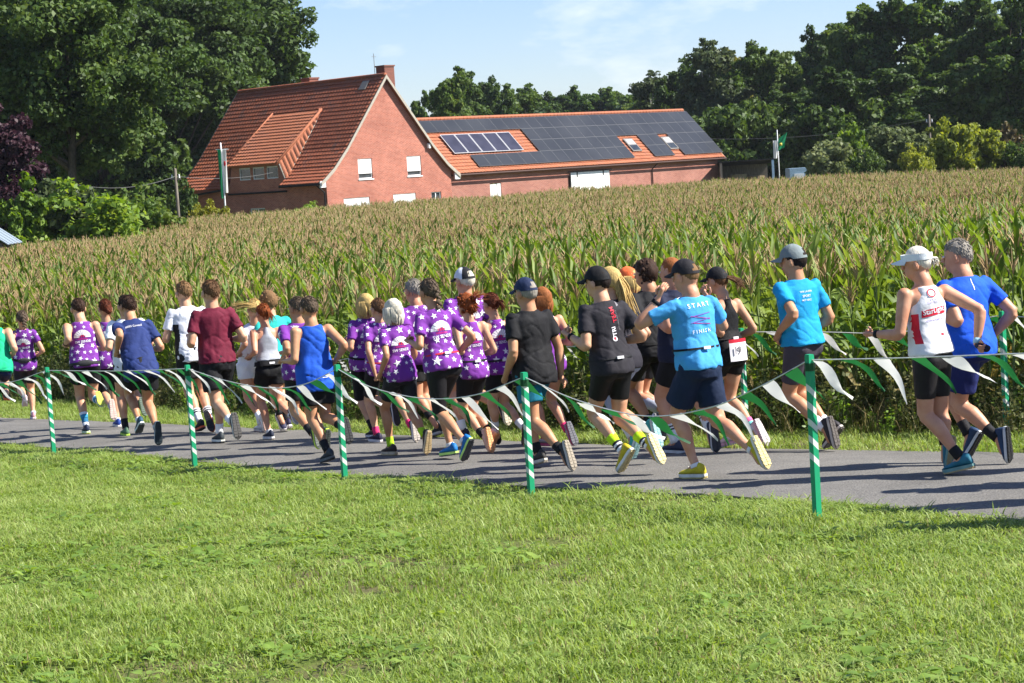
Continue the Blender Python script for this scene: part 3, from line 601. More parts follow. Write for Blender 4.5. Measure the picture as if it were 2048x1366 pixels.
# ------------------------------------------------------------------ trees and shrubs
M_bark = noisy('bark', (0.055, 0.045, 0.035, 1), (0.13, 0.11, 0.085, 1), 6, .95, .1, bump=.6, bscale=14, stretch=(5, 5, .8))
M_birchbark = noisy('birch_bark', (0.08, 0.075, 0.07, 1), (0.5, 0.48, 0.45, 1), 3, .9, .1, stretch=(1, 1, 5), lo=.3, hi=.5)
LM = {'oak': leafmat('oak_leaf', [(0.033, 0.061, 0.014, 1), (0.060, 0.108, 0.022, 1), (0.109, 0.159, 0.039, 1)], .3),
      'light': leafmat('light_leaf', [(0.041, 0.082, 0.016, 1), (0.082, 0.141, 0.026, 1), (0.141, 0.188, 0.041, 1)], .35),
      'grey': leafmat('greygreen_leaf', [(0.049, 0.073, 0.027, 1), (0.091, 0.122, 0.049, 1), (0.146, 0.171, 0.079, 1)], .3),
      'purple': leafmat('copper_beech_leaf', [(0.022, 0.010, 0.016, 1), (0.043, 0.017, 0.027, 1), (0.073, 0.034, 0.041, 1)], .2),
      'yellow': leafmat('yellow_leaf', [(0.159, 0.171, 0.017, 1), (0.293, 0.293, 0.027, 1), (0.390, 0.354, 0.037, 1)], .3),
      'lime': leafmat('lime_leaf', [(0.085, 0.146, 0.022, 1), (0.146, 0.244, 0.037, 1), (0.244, 0.329, 0.061, 1)], .4),
      'olive': leafmat('olive_leaf', [(0.098, 0.110, 0.024, 1), (0.171, 0.177, 0.037, 1), (0.244, 0.232, 0.055, 1)], .35),
      'brown': leafmat('browning_leaf', [(0.073, 0.055, 0.027, 1), (0.122, 0.098, 0.043, 1), (0.159, 0.146, 0.049, 1)], .3),
      'pine': leafmat('pine_needle', [(0.032, 0.061, 0.026, 1), (0.059, 0.102, 0.041, 1), (0.095, 0.139, 0.059, 1)], .15)}
LM['willow'] = leafmat('willow_leaf', [(0.085, 0.115, 0.045, 1), (0.14, 0.175, 0.07, 1), (0.20, 0.23, 0.10, 1)], .35)
LM['gold'] = leafmat('yellowgreen_leaf', [(0.15, 0.19, 0.03, 1), (0.23, 0.27, 0.045, 1), (0.32, 0.33, 0.06, 1)], .4)
def crown_verts(r, blobs, n, size, droop=0.0, hollow=.30):
    c = np.array([b[0] for b in blobs]); rad = np.array([b[1] for b in blobs]); sq = np.array([b[2] if len(b) > 2 else .8 for b in blobs])
    w = rad ** 2; w = w / w.sum(); k = r.choice(len(blobs), n, p=w)
    d = r.normal(size=(n, 3)); d /= np.linalg.norm(d, axis=1)[:, None]
    lump = .75 + .5 * vnoise(d * 2.3 + k[:, None] * 7.1, 11)
    rr = (hollow + (1 - hollow) * r.random(n) ** .6) * lump
    pos = c[k] + d * (rad[k] * rr)[:, None] * np.stack([np.ones(n), np.ones(n), sq[k]], 1)
    nor = d * .7 + r.normal(size=(n, 3)) * .75 + np.array([0, 0, .35]); nor /= np.linalg.norm(nor, axis=1)[:, None]
    t = np.cross(nor, r.normal(size=(n, 3))); t /= np.linalg.norm(t, axis=1)[:, None]
    if droop: t = t * (1 - droop) + np.array([0, 0, -1.0]) * droop; t /= np.linalg.norm(t, axis=1)[:, None]
    b = np.cross(nor, t); b /= np.linalg.norm(b, axis=1)[:, None]
    s = size * (.6 + .8 * r.random(n))[:, None]; f = nor * s * .22
    V = np.stack([pos - t * s * .6, pos + b * s * .42 + f, pos + t * s * .7, pos - b * s * .42 + f], 1)
    return V.reshape(-1, 3)
def make_tree(kind, seed, h, w, trunk_h, nleaf, size, mat, bark, blobs_n=26, lean=0.0):
    """returns trunk mesh and crown mesh; base at the origin"""
    r = np.random.default_rng(seed); blobs = []; cz = (h + trunk_h) / 2; hz = (h - trunk_h) / 2
    for i in range(blobs_n):
        for _ in range(40):
            q = r.uniform(-1, 1, 3)
            if kind == 'pine': ok = np.linalg.norm(q) < 1 and q[2] > -.4
            elif kind == 'tall': ok = (q[0] ** 2 + q[1] ** 2) < (1 - .65 * max(q[2], 0)) ** 2 and abs(q[2]) < 1
            elif kind == 'cone': ok = (q[0] ** 2 + q[1] ** 2) < ((1 - q[2]) / 2) ** 2 + .02
            else: ok = .25 < np.linalg.norm(q) < 1
            if ok: break
        rad = w * (r.uniform(.24, .36) if h > 18 else r.uniform(.30, .44)) * (.62 if kind == 'cone' else 1) * (1.2 - .45 * abs(q[2]))
        blobs.append((np.array([q[0] * w * .78, q[1] * w * .78, cz + q[2] * hz * .86]), rad, r.uniform(.65, .95)))
    main = blobs; blobs = []
    for c_, rad, sq in main:                                    # break each clump into uneven smaller sprays
        blobs.append((c_, rad * .72, sq))
        for _ in range(6):
            d = r.normal(size=3); d /= np.linalg.norm(d); d[2] = d[2] * .8 + .1
            blobs.append((c_ + d * rad * r.uniform(.55, 1.0), rad * r.uniform(.28, .52), r.uniform(.45, .9)))
    V = crown_verts(r, blobs, nleaf, size, .45 if kind == 'tall' else 0.0)
    V[:, 2] = np.maximum(V[:, 2], .1)
    cm = fastmesh('crown', V, 4, [mat])
    mb = MB(); tr = max(.10, h * .017); top = np.array([w * .05, 0, h * .72])
    mid = np.array([r.normal(0, .1), r.normal(0, .1), trunk_h])
    mb.tube([(0, 0, -.5), (0, 0, .4), mid, (mid + top) / 2 + r.normal(0, w * .05, 3), top], [tr * 1.35, tr, tr * .8, tr * .5, tr * .15], 8)
    for b in main[:14]:
        s0 = mid + (top - mid) * r.uniform(0, .6); mb.tube([s0, (s0 + b[0]) / 2 + np.array([0, 0, -.1 * h * .2]), b[0]], [tr * .42, tr * .25, tr * .07], 5)
    return mb.mesh('trunk', bark, smooth=True), cm
def place(name, meshes, X, Y, sc, rz, label, cat, group=None, zs=1.0, mat=None):
    o = link(name, None, loc=(X, Y, float(ground(Y))), label=label, cat=cat, group=group); o.rotation_euler = (0, 0, rz); o.scale = (sc, sc, sc * zs)
    for nm, me in zip(('trunk', 'crown'), meshes):
        c = link(nm, me, o)
        if nm == 'crown' and mat is not None:
            c.material_slots[0].link = 'OBJECT'; c.material_slots[0].material = mat
    return o
T_oak = [make_tree('oak', 1, 21, 7.2, 4.6, 52000, .27, LM['oak'], M_bark, 40), make_tree('oak', 2, 19, 6.4, 2.0, 52000, .27, LM['oak'], M_bark, 36), make_tree('oak', 3, 21, 8.0, 2.6, 60000, .28, LM['oak'], M_bark, 34)]
T_mid = [make_tree('oak', 4, 14, 4.6, .8, 30000, .30, LM['oak'], M_bark, 26), make_tree('oak', 5, 15, 4.2, .6, 30000, .30, LM['light'], M_bark, 24)]
T_tall = [make_tree('tall', 6, 15, 3.4, 1.0, 26000, .30, LM['grey'], M_birchbark, 64), make_tree('tall', 7, 16, 3.0, .8, 26000, .30, LM['light'], M_bark, 60)]
T_pine = [make_tree('pine', 8, 13, 4.2, 5.0, 13000, .40, LM['pine'], M_bark, 22)]
S_round = [make_tree('oak', 21, 4.2, 2.2, .1, 7000, .20, LM['grey'], M_bark, 22), make_tree('oak', 22, 4.4, 2.4, .1, 7000, .19, LM['lime'], M_bark, 22)]
S_up = [make_tree('tall', 23, 5.0, 1.7, .1, 6000, .20, LM['olive'], M_bark, 20)]
S_cone = [make_tree('cone', 24, 5.6, 2.1, .1, 7000, .22, LM['olive'], M_bark, 30)]
X_ = lambda px, py, Y: float(at(px, py, Y)[0])
# left: old oaks round the farmyard
def dims(T):
    n = len(T[1].vertices); V = np.zeros(n * 3); T[1].vertices.foreach_get('co', V); V = V.reshape(-1, 3)
    return float(np.percentile(V[:, 2], 99.3)), float(np.percentile(np.abs(V[:, :2]), 97))
G1 = 'old oaks beside the farmhouse'
place('oak_tree', T_oak[0], X_(140, 370, 100), 100, .80, .3, 'tall oak with bare grey trunk above the lime-green bushes', 'tree', G1)
place('oak_tree', T_oak[2], X_(-95, 380, 112), 112, 1.05, 2.1, 'broad oak crown behind the copper beech', 'tree', G1)
place('oak_tree', T_oak[1], X_(478, 330, 165), 165, 1.30, 4.0, 'big bright oak crown directly behind the farmhouse roof', 'tree', G1)
place('oak_tree', T_oak[2], X_(322, 420, 150), 150, 1.05, 1.0, 'dark shaded oak behind the wooden utility pole', 'tree', G1)
place('oak_tree', T_oak[1], X_(215, 410, 138), 138, 1.12, 5.2, 'dark oak between the bare-trunked oak and the utility pole', 'tree', G1)
place('oak_tree', T_oak[0], X_(60, 400, 132), 132, 1.1, 3.3, 'shaded oak deep in the farmyard behind the bushes', 'tree', G1)
place('oak_tree', T_oak[1], X_(430, 380, 172), 172, 1.1, .2, 'farther oak seen low beneath the dark crowns left of the house', 'tree', G1)
place('copper_beech', T_mid[0], X_(-66, 380, 84), 84, .60, .8, 'dark purple copper beech above the clipped conifers', 'tree', mat=LM['purple'])
G2 = 'garden shrubs along the maize field'
def bush(name, px, topy, Y, wpx, T, rz, label, mat, g, nat_h, nat_w):
    h = float(at(px, topy, Y)[2]) - float(ground(Y)); w = wpx / FPX * Y; s = w / (2 * nat_w)
    return place(name, T, X_(px, topy, Y), Y, s, rz, label, 'shrub', g, h / nat_h / s, mat)
def shrub(px, py, Y, wpx, T, rz, label, mat, g=G2):
    return bush('garden_shrub', px, py, Y, wpx, T, rz, label, mat, g, *dims(T))
shrub(-12, 318, 86, 150, S_cone[0], 0, 'dark green clipped conifer under the copper beech', LM['oak'])
shrub(40, 362, 80, 110, S_cone[0], 2, 'golden-olive conifer beside the small grey roof', LM['lime'])
shrub(104, 376, 82, 150, S_up[0], 1, 'pale drooping shrub between golden conifer and lime bush', LM['grey'])
shrub(172, 374, 82, 210, S_round[1], 0, 'large lime-green bush below the bare oak trunk', LM['lime'])
shrub(240, 386, 86, 150, S_round[1], 2.2, 'bright green bush with upright shoots next to the lime bush', LM['light'])
shrub(286, 412, 88, 130, S_round[0], 4, 'low mid-green bush tapering towards the utility pole', LM['light'])
shrub(414, 408, 114, 66, S_round[1], 1, 'rounded golden-yellow bush at the farmhouse corner', LM['yellow'])
shrub(612, 410, 121, 70, S_round[1], 3, 'low yellow-green bush under the front wall of the farmhouse', LM['lime'])
shrub(374, 375, 124, 46, S_up[0], 3, 'narrow dark evergreen against the farmhouse corner', LM['oak'])
# behind the barn
G3 = 'trees behind the barn'
def wtree(px, ty, Y, wpx, T, mt, lab, g):
    nh, nw = dims(T)
    h = float(at(px, ty, Y)[2]) - float(ground(Y)); sx = wpx * 1.1 / FPX * Y / (2 * nw)
    place('woodland_tree', T, X_(px, ty, Y), Y, sx, px * .013, lab, 'tree', g, h / nh / sx, LM[mt])
for q in ((893, 162, 190, 100, T_mid[0], 'light', 'bright green oak just behind the barn roof beside the gable'), (842, 196, 200, 60, T_mid[1], 'light', 'small pale tree peeping out beside the steep gable'), (920, 150, 205, 110, T_mid[1], 'oak', 'tall dark oak behind the bright one over the barn'),
        (972, 168, 215, 90, T_mid[0], 'oak', 'dark rounded tree over the middle of the barn ridge'), (1030, 182, 222, 100, T_mid[1], 'oak', 'dark tree where the wood behind the barn begins to drop')): wtree(*q, G3)
G4 = 'woodland trees right of the barn'
wood = [(1300, 160, 205, 80, T_tall[0], 'grey', 'slender grey-green birch at the left end of the wood'), (1340, 148, 202, 90, T_mid[0], 'oak', 'dark tree behind the far end of the barn roof'), (1420, 100, 188, 120, T_tall[0], 'grey', 'tall feathery birch directly beyond the barn end'), (1375, 130, 210, 80, T_tall[1], 'light', 'pointed pale tree left of the feathery birch'),
        (1462, 118, 200, 70, T_tall[0], 'olive', 'thin yellowish tree with wispy top'), (1525, 98, 184, 130, T_mid[0], 'oak', 'rounded dark tree above the timber shelter'), (1488, 140, 192, 110, T_mid[1], 'light', 'mid-green tree filling the gap beside the wispy yellowish tree'), (1440, 128, 206, 110, T_mid[0], 'oak', 'dark tree behind the feathery birch'), (1572, 118, 196, 80, T_tall[1], 'light', 'slim mid-green tree above the flagpole'), (1615, 108, 205, 100, T_mid[1], 'light', 'pale tree in the dip of the woodland outline'),
        (1648, 70, 200, 110, T_mid[0], 'oak', 'tree with a tufted crown before the high woodland crest'), (1705, 34, 182, 140, T_mid[1], 'light', 'broad leafy tree rising to the woodland crest'), (1765, 8, 178, 160, T_mid[0], 'oak', 'huge dark oak at the highest part of the wood'), (1840, 0, 176, 170, T_mid[1], 'light', 'high oak crown touching the top of the picture'),
        (1915, 8, 180, 170, T_mid[0], 'oak', 'dense dark oak over the yellow-green shrubs'), (1985, -4, 174, 170, T_mid[1], 'oak', 'tall oak near the picture edge'), (2045, 10, 160, 130, T_tall[1], 'light', 'pale willow-like tree at the picture edge'), (2120, 0, 172, 180, T_mid[0], 'oak', 'oak half outside the picture'),
        (1680, 150, 162, 150, T_mid[0], 'oak', 'lower dark tree in front of the woodland crest'), (1800, 130, 164, 160, T_mid[1], 'oak', 'lower dark tree behind the round grey-green shrubs'), (1930, 130, 162, 160, T_mid[0], 'oak', 'lower dark tree behind the yellow-green shrubs'), (1590, 190, 168, 130, T_mid[0], 'oak', 'low dark tree behind the blue trailer'), (1445, 230, 170, 90, T_mid[1], 'light', 'low bushy tree close to the barn end'), (2040, 120, 160, 150, T_mid[0], 'oak', 'lower dark tree behind the brownish shrub')]
for q in wood: wtree(*q, G4)
G5 = 'shrubs along the right field edge'
for px, ty, Y, w, T, mt, lab in ((1665, 284, 136, 105, S_round[0], 'willow', 'rounded grey-green willow shrub beside the blue trailer'), (1708, 258, 141, 66, S_up[0], 'lime', 'upright bright green shrub behind the round willow'), (1788, 258, 138, 130, S_round[0], 'willow', 'wide dome-shaped grey-green shrub in the middle of the field edge'),
        (1735, 305, 134, 60, S_round[1], 'oak', 'small dark bush between the two grey-green domes'), (1838, 295, 133, 66, S_round[1], 'gold', 'small olive bush at the foot of the utility pole'), (1892, 248, 135, 96, S_up[0], 'gold', 'tall yellow-green shrub right of the utility pole'), (1955, 258, 136, 84, S_up[0], 'gold', 'bright yellow-green shrub between the tall one and the brownish one'),
        (2012, 256, 137, 74, S_up[0], 'brown', 'brownish withered shrub near the picture edge'), (2062, 272, 134, 80, S_round[1], 'light', 'green bush cut by the picture edge')):
    bush('field_shrub', px, ty, Y, w, T, px * .02, lab, LM[mt], G5, *dims(T))
# far wood that reads as one mass
pts = []; rot = []; scl = []; idx = []
for i in range(170):
    Y = rng.uniform(262, 345); px = rng.uniform(900, 1420) if i < 110 else rng.uniform(-400, 2500)
    pts.append((X_(px, 230, Y), Y, float(ground(Y)))); rot.append((0, 0, rng.uniform(0, 6.28))); s = rng.uniform(.72, .95); scl.append((s * 1.15, s * 1.15, s * (1.08 if i < 110 else 1.1))); idx.append(int(rng.integers(0, 4)))
def joined(pair):
    tm, cm = pair; n = len(cm.vertices); V = np.zeros(n * 3); cm.vertices.foreach_get('co', V); V = V.reshape(-1, 3)
    return cm
scatter('distant_forest', pts, rot, scl, idx, [T_mid[0][1], T_pine[0][1], T_mid[1][1], T_pine[0][1]], label='distant mixed forest behind the barn', cat='forest', kind='stuff')
# shade belt of undergrowth below the left oaks and the right wood
pts = []; rot = []; scl = []; idx = []
for i in range(150):
    if i < 50: px = rng.uniform(-150, 330); Y = rng.uniform(138, 160)
    else: px = rng.uniform(1440, 2150); Y = rng.uniform(160, 200)
    pts.append((X_(px, 380, Y), Y, float(ground(Y)))); rot.append((0, 0, rng.uniform(0, 6.28))); s = rng.uniform(.9, 1.5); scl.append((s * 1.3, s * 1.3, s * 1.5)); idx.append(0)
scatter('undergrowth', pts, rot, scl, idx, [S_round[0][1].copy()], label='shaded undergrowth below the trees', cat='undergrowth', kind='stuff')
bpy.data.objects['undergrowth_piece_00'].data.materials[0] = LM['oak']
# ------------------------------------------------------------------ maize
M_corn = leafmat('maize_leaf', [(0.08, 0.135, 0.02, 1), (0.14, 0.215, 0.036, 1), (0.235, 0.305, 0.065, 1)], .38, .5, .22, nscale=.5)
M_corndry = leafmat('dry_maize_leaf', [(0.20, 0.17, 0.05, 1), (0.30, 0.23, 0.09, 1)], .3, .6)
M_tassel = leafmat('maize_tassel', [(0.36, 0.245, 0.125, 1), (0.46, 0.33, 0.175, 1), (0.52, 0.40, 0.22, 1)], .2, .8, .1)
M_stalk = noisy('maize_stalk', (0.12, 0.17, 0.05, 1), (0.19, 0.23, 0.08, 1), 4, .6)
def corn_leaf(r, L, W, a0, a1, twist):
    n = 7; p = np.zeros(3); out = []; ang = a0
    for i in range(n + 1):
        t = i / n; w = W * (0.55 + 1.1 * t - 1.65 * t * t * .98) if t < .98 else .002
        w = max(w, .003) * .5; ang = a0 + (a1 - a0) * t ** 1.5; d = np.array([math.sin(ang), 0, math.cos(ang)]); nn = np.array([-math.cos(ang), 0, math.sin(ang)])
        tw = twist * t; s = np.array([0, math.cos(tw), 0]) + nn * math.sin(tw)
        wav = .012 * math.sin(t * 17 + twist * 3)
        out.append([p + s * w + nn * (.35 * w + wav), p.copy(), p - s * w + nn * (.35 * w - wav)]); p = p + d * L / n
    V = np.array(out).reshape(-1, 3); F = []
    for i in range(n):
        for j in range(2): F.append((i * 3 + j, i * 3 + j + 1, i * 3 + j + 4, i * 3 + j + 3))
    return V, F
rc = np.random.default_rng(3)
LEAFS = [corn_leaf(rc, rc.uniform(.62, .9), rc.uniform(.075, .10), rc.uniform(.35, .6), rc.uniform(1.3, 2.5), rc.uniform(-.9, .9)) for _ in range(7)] + [corn_leaf(rc, rc.uniform(.45, .62), .07, .25, rc.uniform(.5, 1.0), rc.uniform(-.6, .6)) for _ in range(4)]
LEAFM = [MB().add(*l).mesh('maize_leaf', M_corn, smooth=True) for l in LEAFS]; LEAFD = [MB().add(*l).mesh('maize_leaf_dry', M_corndry, smooth=True) for l in LEAFS[:3]]
def tassel_mb(r):
    mb = MB(); mb.tube([(0, 0, 0), (0, 0, .18), (.015, 0, .40)], [.011, .012, .005], 4)
    for i in range(10):
        a = i * 2.4 + r.uniform(-.3, .3); d = np.array([math.cos(a), math.sin(a), 0]); z = .02 + .014 * i; l = r.uniform(.15, .25); q = r.uniform(.3, .75)
        mb.tube([(0, 0, z), d * l * q * .6 + UP * (z + l * .62), d * l * q * 1.25 + UP * (z + l * .95)], [.0065, .0085, .004], 3)
    return mb
CORNV = []
for v in range(6):
    hst = 1.46 + .06 * v % .15; lf = []; az = rc.uniform(0, 6.28)
    for i in range(9):
        z = .16 + (hst - .22) * (i / 8.0) ** .9; az += math.pi + rc.uniform(-.55, .55)
        li = int(rc.integers(0, 7)) if i < 6 else int(rc.integers(7, 11)); dry = i < 1 or (i == 1 and v % 2)
        lf.append((li % 3 if dry else li, z, az, rc.uniform(.85, 1.1) * (.75 if i == 0 else 1) * (1.12 if v < 3 and i > 4 else 1), dry))
    st = MB(); st.tube([(0, 0, -.05), (.004, .004, .5), (0, .008, 1.0), (.008, 0, hst)], [.016, .014, .012, .007], 6); tm = tassel_mb(rc)
    if v < 3: tm.v = [q * np.array([.75, .75, .9]) for q in tm.v]
    j = MB(); j.add(st.arr(), st.f, 0)
    for li, z, a, s, dry in lf:
        V, F = LEAFS[li]; c, sn_ = math.cos(a), math.sin(a); R = np.array([[c, -sn_, 0], [sn_, c, 0], [0, 0, 1]])
        j.add((V * s) @ R.T + np.array([0, 0, z]), F, 2 if dry else 1)
    j.add(tm.arr() + np.array([.008, 0, hst - .03]), tm.f, 3)
    CORNV.append(dict(h=hst, leaves=lf, stalk=st.mesh('maize_stalk', M_stalk, smooth=True), tassel=tm.mesh('maize_tassel', M_tassel), all=j.mesh('maize_all', [M_stalk, M_corn, M_corndry, M_tassel], smooth=True)))
# plant positions in drilled rows that follow the field edge
CL = resample(corn_l, 1200); nrmC = np.gradient(CL[:, :2], axis=0); nrmC = np.stack([-nrmC[:, 1], nrmC[:, 0]], 1); nrmC /= np.linalg.norm(nrmC, axis=1)[:, None]
base_dir = nrm((CL[-1] - CL[0])[:2].tolist() + [0])[:2]; perp = np.array([-base_dir[1], base_dir[0]])
if perp[1] < 0: perp = -perp
pts = []
c0 = CL[len(CL) // 2, :2]
U_, W_ = np.meshgrid(np.arange(-130, 190, .165), np.arange(-30, 170, .72)); U_ = U_.ravel() + rng.uniform(-.05, .05, U_.size); W_ = W_.ravel() + rng.normal(0, .07, W_.size)
Q = c0 + U_[:, None] * base_dir + W_[:, None] * perp
k = (Q[:, 1] > 15) & (Q[:, 1] < 140) & (np.abs(Q[:, 0]) < .31 * Q[:, 1] + 4.0); Q = Q[k]
Q = np.concatenate([Q, ground(Q[:, 1])[:, None]], 1)
sd_ = side_of(Q, CL[::12]); Q = Q[sd_ > 0.0]; sd_ = sd_[sd_ > 0]
q = Q - CAM; wv = q @ fwd; PXs = 1024 + FPX * (q @ cr) / wv
yf = np.interp(PXs, [-500, 0, 300, 335, 365, 640, 900, 1200, 1440, 1500, 1800, 2100, 2600], [74, 77, 84, 92, 106, 118, 122, 126, 124, 118, 106, 100, 96])
k = Q[:, 1] < yf; Q = Q[k]; sd_ = sd_[k]; PXs = PXs[k]
N = len(Q); vi = rng.integers(0, 3, N) + 3 * (Q[:, 1] + rng.normal(0, 12, N) > 46); rz = rng.uniform(0, 6.283, N); sc = rng.uniform(.90, 1.1, N) * np.clip(.86 + sd_ * .12, .86, 1.0)
sc *= .93 + .14 * vnoise(Q * .22, 2)
tilt = rng.normal(0, .05, (N, 2))
infr = (PXs > 0) & (PXs < 2048) & (sd_ < 2.2); cand = np.where(infr)[0]; cand = cand[np.argsort(np.hypot(Q[cand, 0], Q[cand, 1]) + sd_[cand] * 2.2)][:300]
single = np.zeros(N, bool); single[cand] = True
k = ~single; r_ = np.stack([tilt[k, 0], tilt[k, 1], rz[k]], 1)
scatter('maize_field', Q[k], r_, np.repeat(sc[k][:, None], 3, 1), vi[k], [c['all'] for c in CORNV], label='dense field of ripening maize with brown tassels', cat='maize', kind='stuff')
for i in cand:
    v = CORNV[vi[i]]; s = float(sc[i])
    o = bpy.data.objects.new('maize_plant', v['stalk']); coll.objects.link(o); o.location = Q[i]; o.rotation_euler = (tilt[i, 0], tilt[i, 1], rz[i]); o.scale = (s, s, s)
    o['label'] = 'maize plant with arching leaves and tassel in the front rows of the field'; o['category'] = 'maize'; o['group'] = 'maize plants along the front edge of the field'
    for li, z, a, ls, dry in v['leaves']:
        c = bpy.data.objects.new('leaf', LEAFD[li] if dry else LEAFM[li]); coll.objects.link(c); c.parent = o; c.location = (0, 0, z); c.rotation_euler = (0, 0, a); c.scale = (ls, ls, ls)
    c = bpy.data.objects.new('tassel', v['tassel']); coll.objects.link(c); c.parent = o; c.location = (.008, 0, v['h'] - .03)
# ------------------------------------------------------------------ grass, weeds
M_grass = leafmat('meadow_grass', [(0.165, 0.245, 0.042, 1), (0.25, 0.345, 0.072, 1), (0.35, 0.42, 0.135, 1)], .4, .5, .3, nscale=1.3)
M_straw = leafmat('straw_grass', [(0.26, 0.22, 0.10, 1), (0.34, 0.28, 0.14, 1)], .3, .7)
M_broad = leafmat('broad_weed_leaf', [(0.13, 0.22, 0.035, 1), (0.20, 0.31, 0.055, 1), (0.27, 0.37, 0.075, 1)], .4, .45, .3, nscale=2.0)
M_weed = leafmat('verge_weed', [(0.05, 0.07, 0.02, 1), (0.10, 0.115, 0.035, 1), (0.16, 0.15, 0.055, 1)], .3, .6, nscale=1.5)
def tuft(seed, n, hmin, hmax, w, spread, lean, mats, pstraw=.08):
    r = np.random.default_rng(seed); V = []; F = []; mi = []; c = 0
    for i in range(n):
        h = r.uniform(hmin, hmax); a = r.uniform(0, 6.28); d = np.array([math.cos(a), math.sin(a), 0]); s = np.array([-d[1], d[0], 0]); p = np.array([r.normal(0, spread), r.normal(0, spread), -.01]); le = r.uniform(.1, lean); ww = w * r.uniform(.6, 1.2)
        P = [p, p + d * h * le * .35 + UP * h * .55, p + d * h * le + UP * h * (.95 - le * .3)]
        V += [P[0] - s * ww * .5, P[0] + s * ww * .5, P[1] + s * ww * .45, P[1] - s * ww * .45, P[2]]
        F += [(c, c + 1, c + 2, c + 3), (c + 3, c + 2, c + 4)]; m = 1 if r.random() < pstraw else 0; mi += [m, m]; c += 5
    mb = MB(); mb.add(V, F); mb.m = mi; return mb.mesh('grass_tuft', mats)
G_T = [tuft(i, 32, .03, .085, .0060, .05, .9, [M_grass, M_straw], .05) for i in range(5)] + [tuft(9, 24, .07, .15, .007, .04, 1.0, [M_grass, M_straw], .10)]
def rosette(seed, n, size, stem):
    r = np.random.default_rng(seed); mb = MB()
    for i in range(n):
        a = i * 2.4 + r.uniform(-.3, .3); d = np.array([math.cos(a), math.sin(a), 0]); s = np.array([-d[1], d[0], 0]); h = stem * r.uniform(.5, 1.2); L = size * r.uniform(.7, 1.2); o = d * stem * .8 + UP * h
        n_ = 6; ring = [o - d * L * .1]
        for k in range(1, n_): t = k / n_; w = L * .38 * math.sin(math.pi * t ** .75); ring += [o + d * L * t - s * w + UP * (.18 * L * math.sin(3 * t)), o + d * L * t + UP * (.1 * L * math.sin(3 * t)), o + d * L * t + s * w + UP * (.18 * L * math.sin(3 * t))]
        ring.append(o + d * L); F = [(0, 1, 2), (0, 2, 3)]
        for k in range(n_ - 2): b = 1 + 3 * k; F += [(b, b + 3, b + 4, b + 1), (b + 1, b + 4, b + 5, b + 2)]
        b = 1 + 3 * (n_ - 2); F += [(b, len(ring) - 1, b + 1), (b + 1, len(ring) - 1, b + 2)]
        mb.add(ring, F); mb.tube([np.zeros(3), d * stem * .4 + UP * h * .6, o], .003, 3)
    return mb.mesh('broad_leaf_weed', M_broad, smooth=True)
W_T = [rosette(1, 7, .075, .06), rosette(2, 6, .06, .05), rosette(3, 9, .05, .07), rosette(4, 5, .11, .08)]
def weed(seed, h, n, mat, leafs):
    r = np.random.default_rng(seed); mb = MB()
    for i in range(n):
        a = r.uniform(0, 6.28); d = np.array([math.cos(a), math.sin(a), 0]); hh = h * r.uniform(.6, 1.1); P = [d * .03, d * .08 + UP * hh * .5, d * r.uniform(.1, .25) * h + UP * hh]; mb.tube(P, [.005, .004, .002], 3)
        for k in range(leafs):
            t = r.uniform(.15, 1); q = P[0] * (1 - t) ** 2 + P[1] * 2 * t * (1 - t) + P[2] * t * t; b = r.normal(size=3); b[2] = abs(b[2]) * .5; b = nrm(b); s = nrm(np.cross(b, r.normal(size=3))); L = r.uniform(.03, .075)
            mb.add([q, q + b * L * .5 + s * L * .25, q + b * L, q + b * L * .5 - s * L * .25], [(0, 1, 2, 3)])
    return mb.mesh('verge_weed', mat)
V_T = [weed(1, .55, 5, M_weed, 18), weed(2, .7, 6, M_weed, 22), weed(3, .4, 6, M_broad, 16), tuft(31, 34, .2, .5, .008, .07, .8, [M_weed, M_straw], .2)]
def region(n, ylo, yhi):
    """points spread over the ground the camera can see, even per square metre"""
    Y = np.sqrt(rng.uniform(ylo ** 2, yhi ** 2, n)); X = rng.uniform(-.36, .36, n) * Y; return np.stack([X, Y, np.zeros(n)], 1)
P = region(76000, 7.4, 24.5); s1 = side_of(P, near_l)
bald = vnoise(P * np.array([.9, .9, 0]) + 31, 4); k = (s1 < .0 + .05 * rng.normal(size=len(P))) & (rng.random(len(P)) < np.clip((.86 - bald) / .16, .2, 1)); P = P[k]; s1 = s1[k]
P[:, 2] = ground(P[:, 1]) + (vnoise(P * np.array([.9, .9, 0]) + 5, 3) - .5) * .05
n = len(P); ix = np.where(rng.random(n) < .10 + .25 * (vnoise(P * .5 + 3, 9) > .62), 5, rng.integers(0, 5, n)); hs = (.42 + .46 * vnoise(P * np.array([.8, .8, 0]) + 9, 12)) * rng.uniform(.8, 1.2, n) * np.clip(.45 + np.abs(s1) * .5, .45, 1)
scatter('meadow_grass', P, np.stack([rng.normal(0, .12, n), rng.normal(0, .12, n), rng.uniform(0, 6.28, n)], 1), np.stack([np.ones(n) * 1.1, np.ones(n) * 1.1, hs], 1), ix, G_T, label='fresh mown meadow grass in the foreground', cat='grass', kind='stuff')
P = region(17000, 7.4, 22); s1 = side_of(P, near_l); cl = vnoise(P * np.array([.75, .75, 0]) + 17, 21) + .10 * (P[:, 0] < 0); k = (s1 < -.25) & (rng.random(len(P)) < np.clip((cl - .42) * 1.6, .03, .6)); P = P[k]; P[:, 2] = ground(P[:, 1]); n = len(P)
scatter('meadow_weeds', P, np.stack([rng.normal(0, .15, n), rng.normal(0, .15, n), rng.uniform(0, 6.28, n)], 1), np.repeat(rng.uniform(.3, .62, n)[:, None], 3, 1), rng.integers(0, 4, n), W_T, label='broad-leaved weeds scattered through the meadow grass', cat='weeds', kind='stuff')
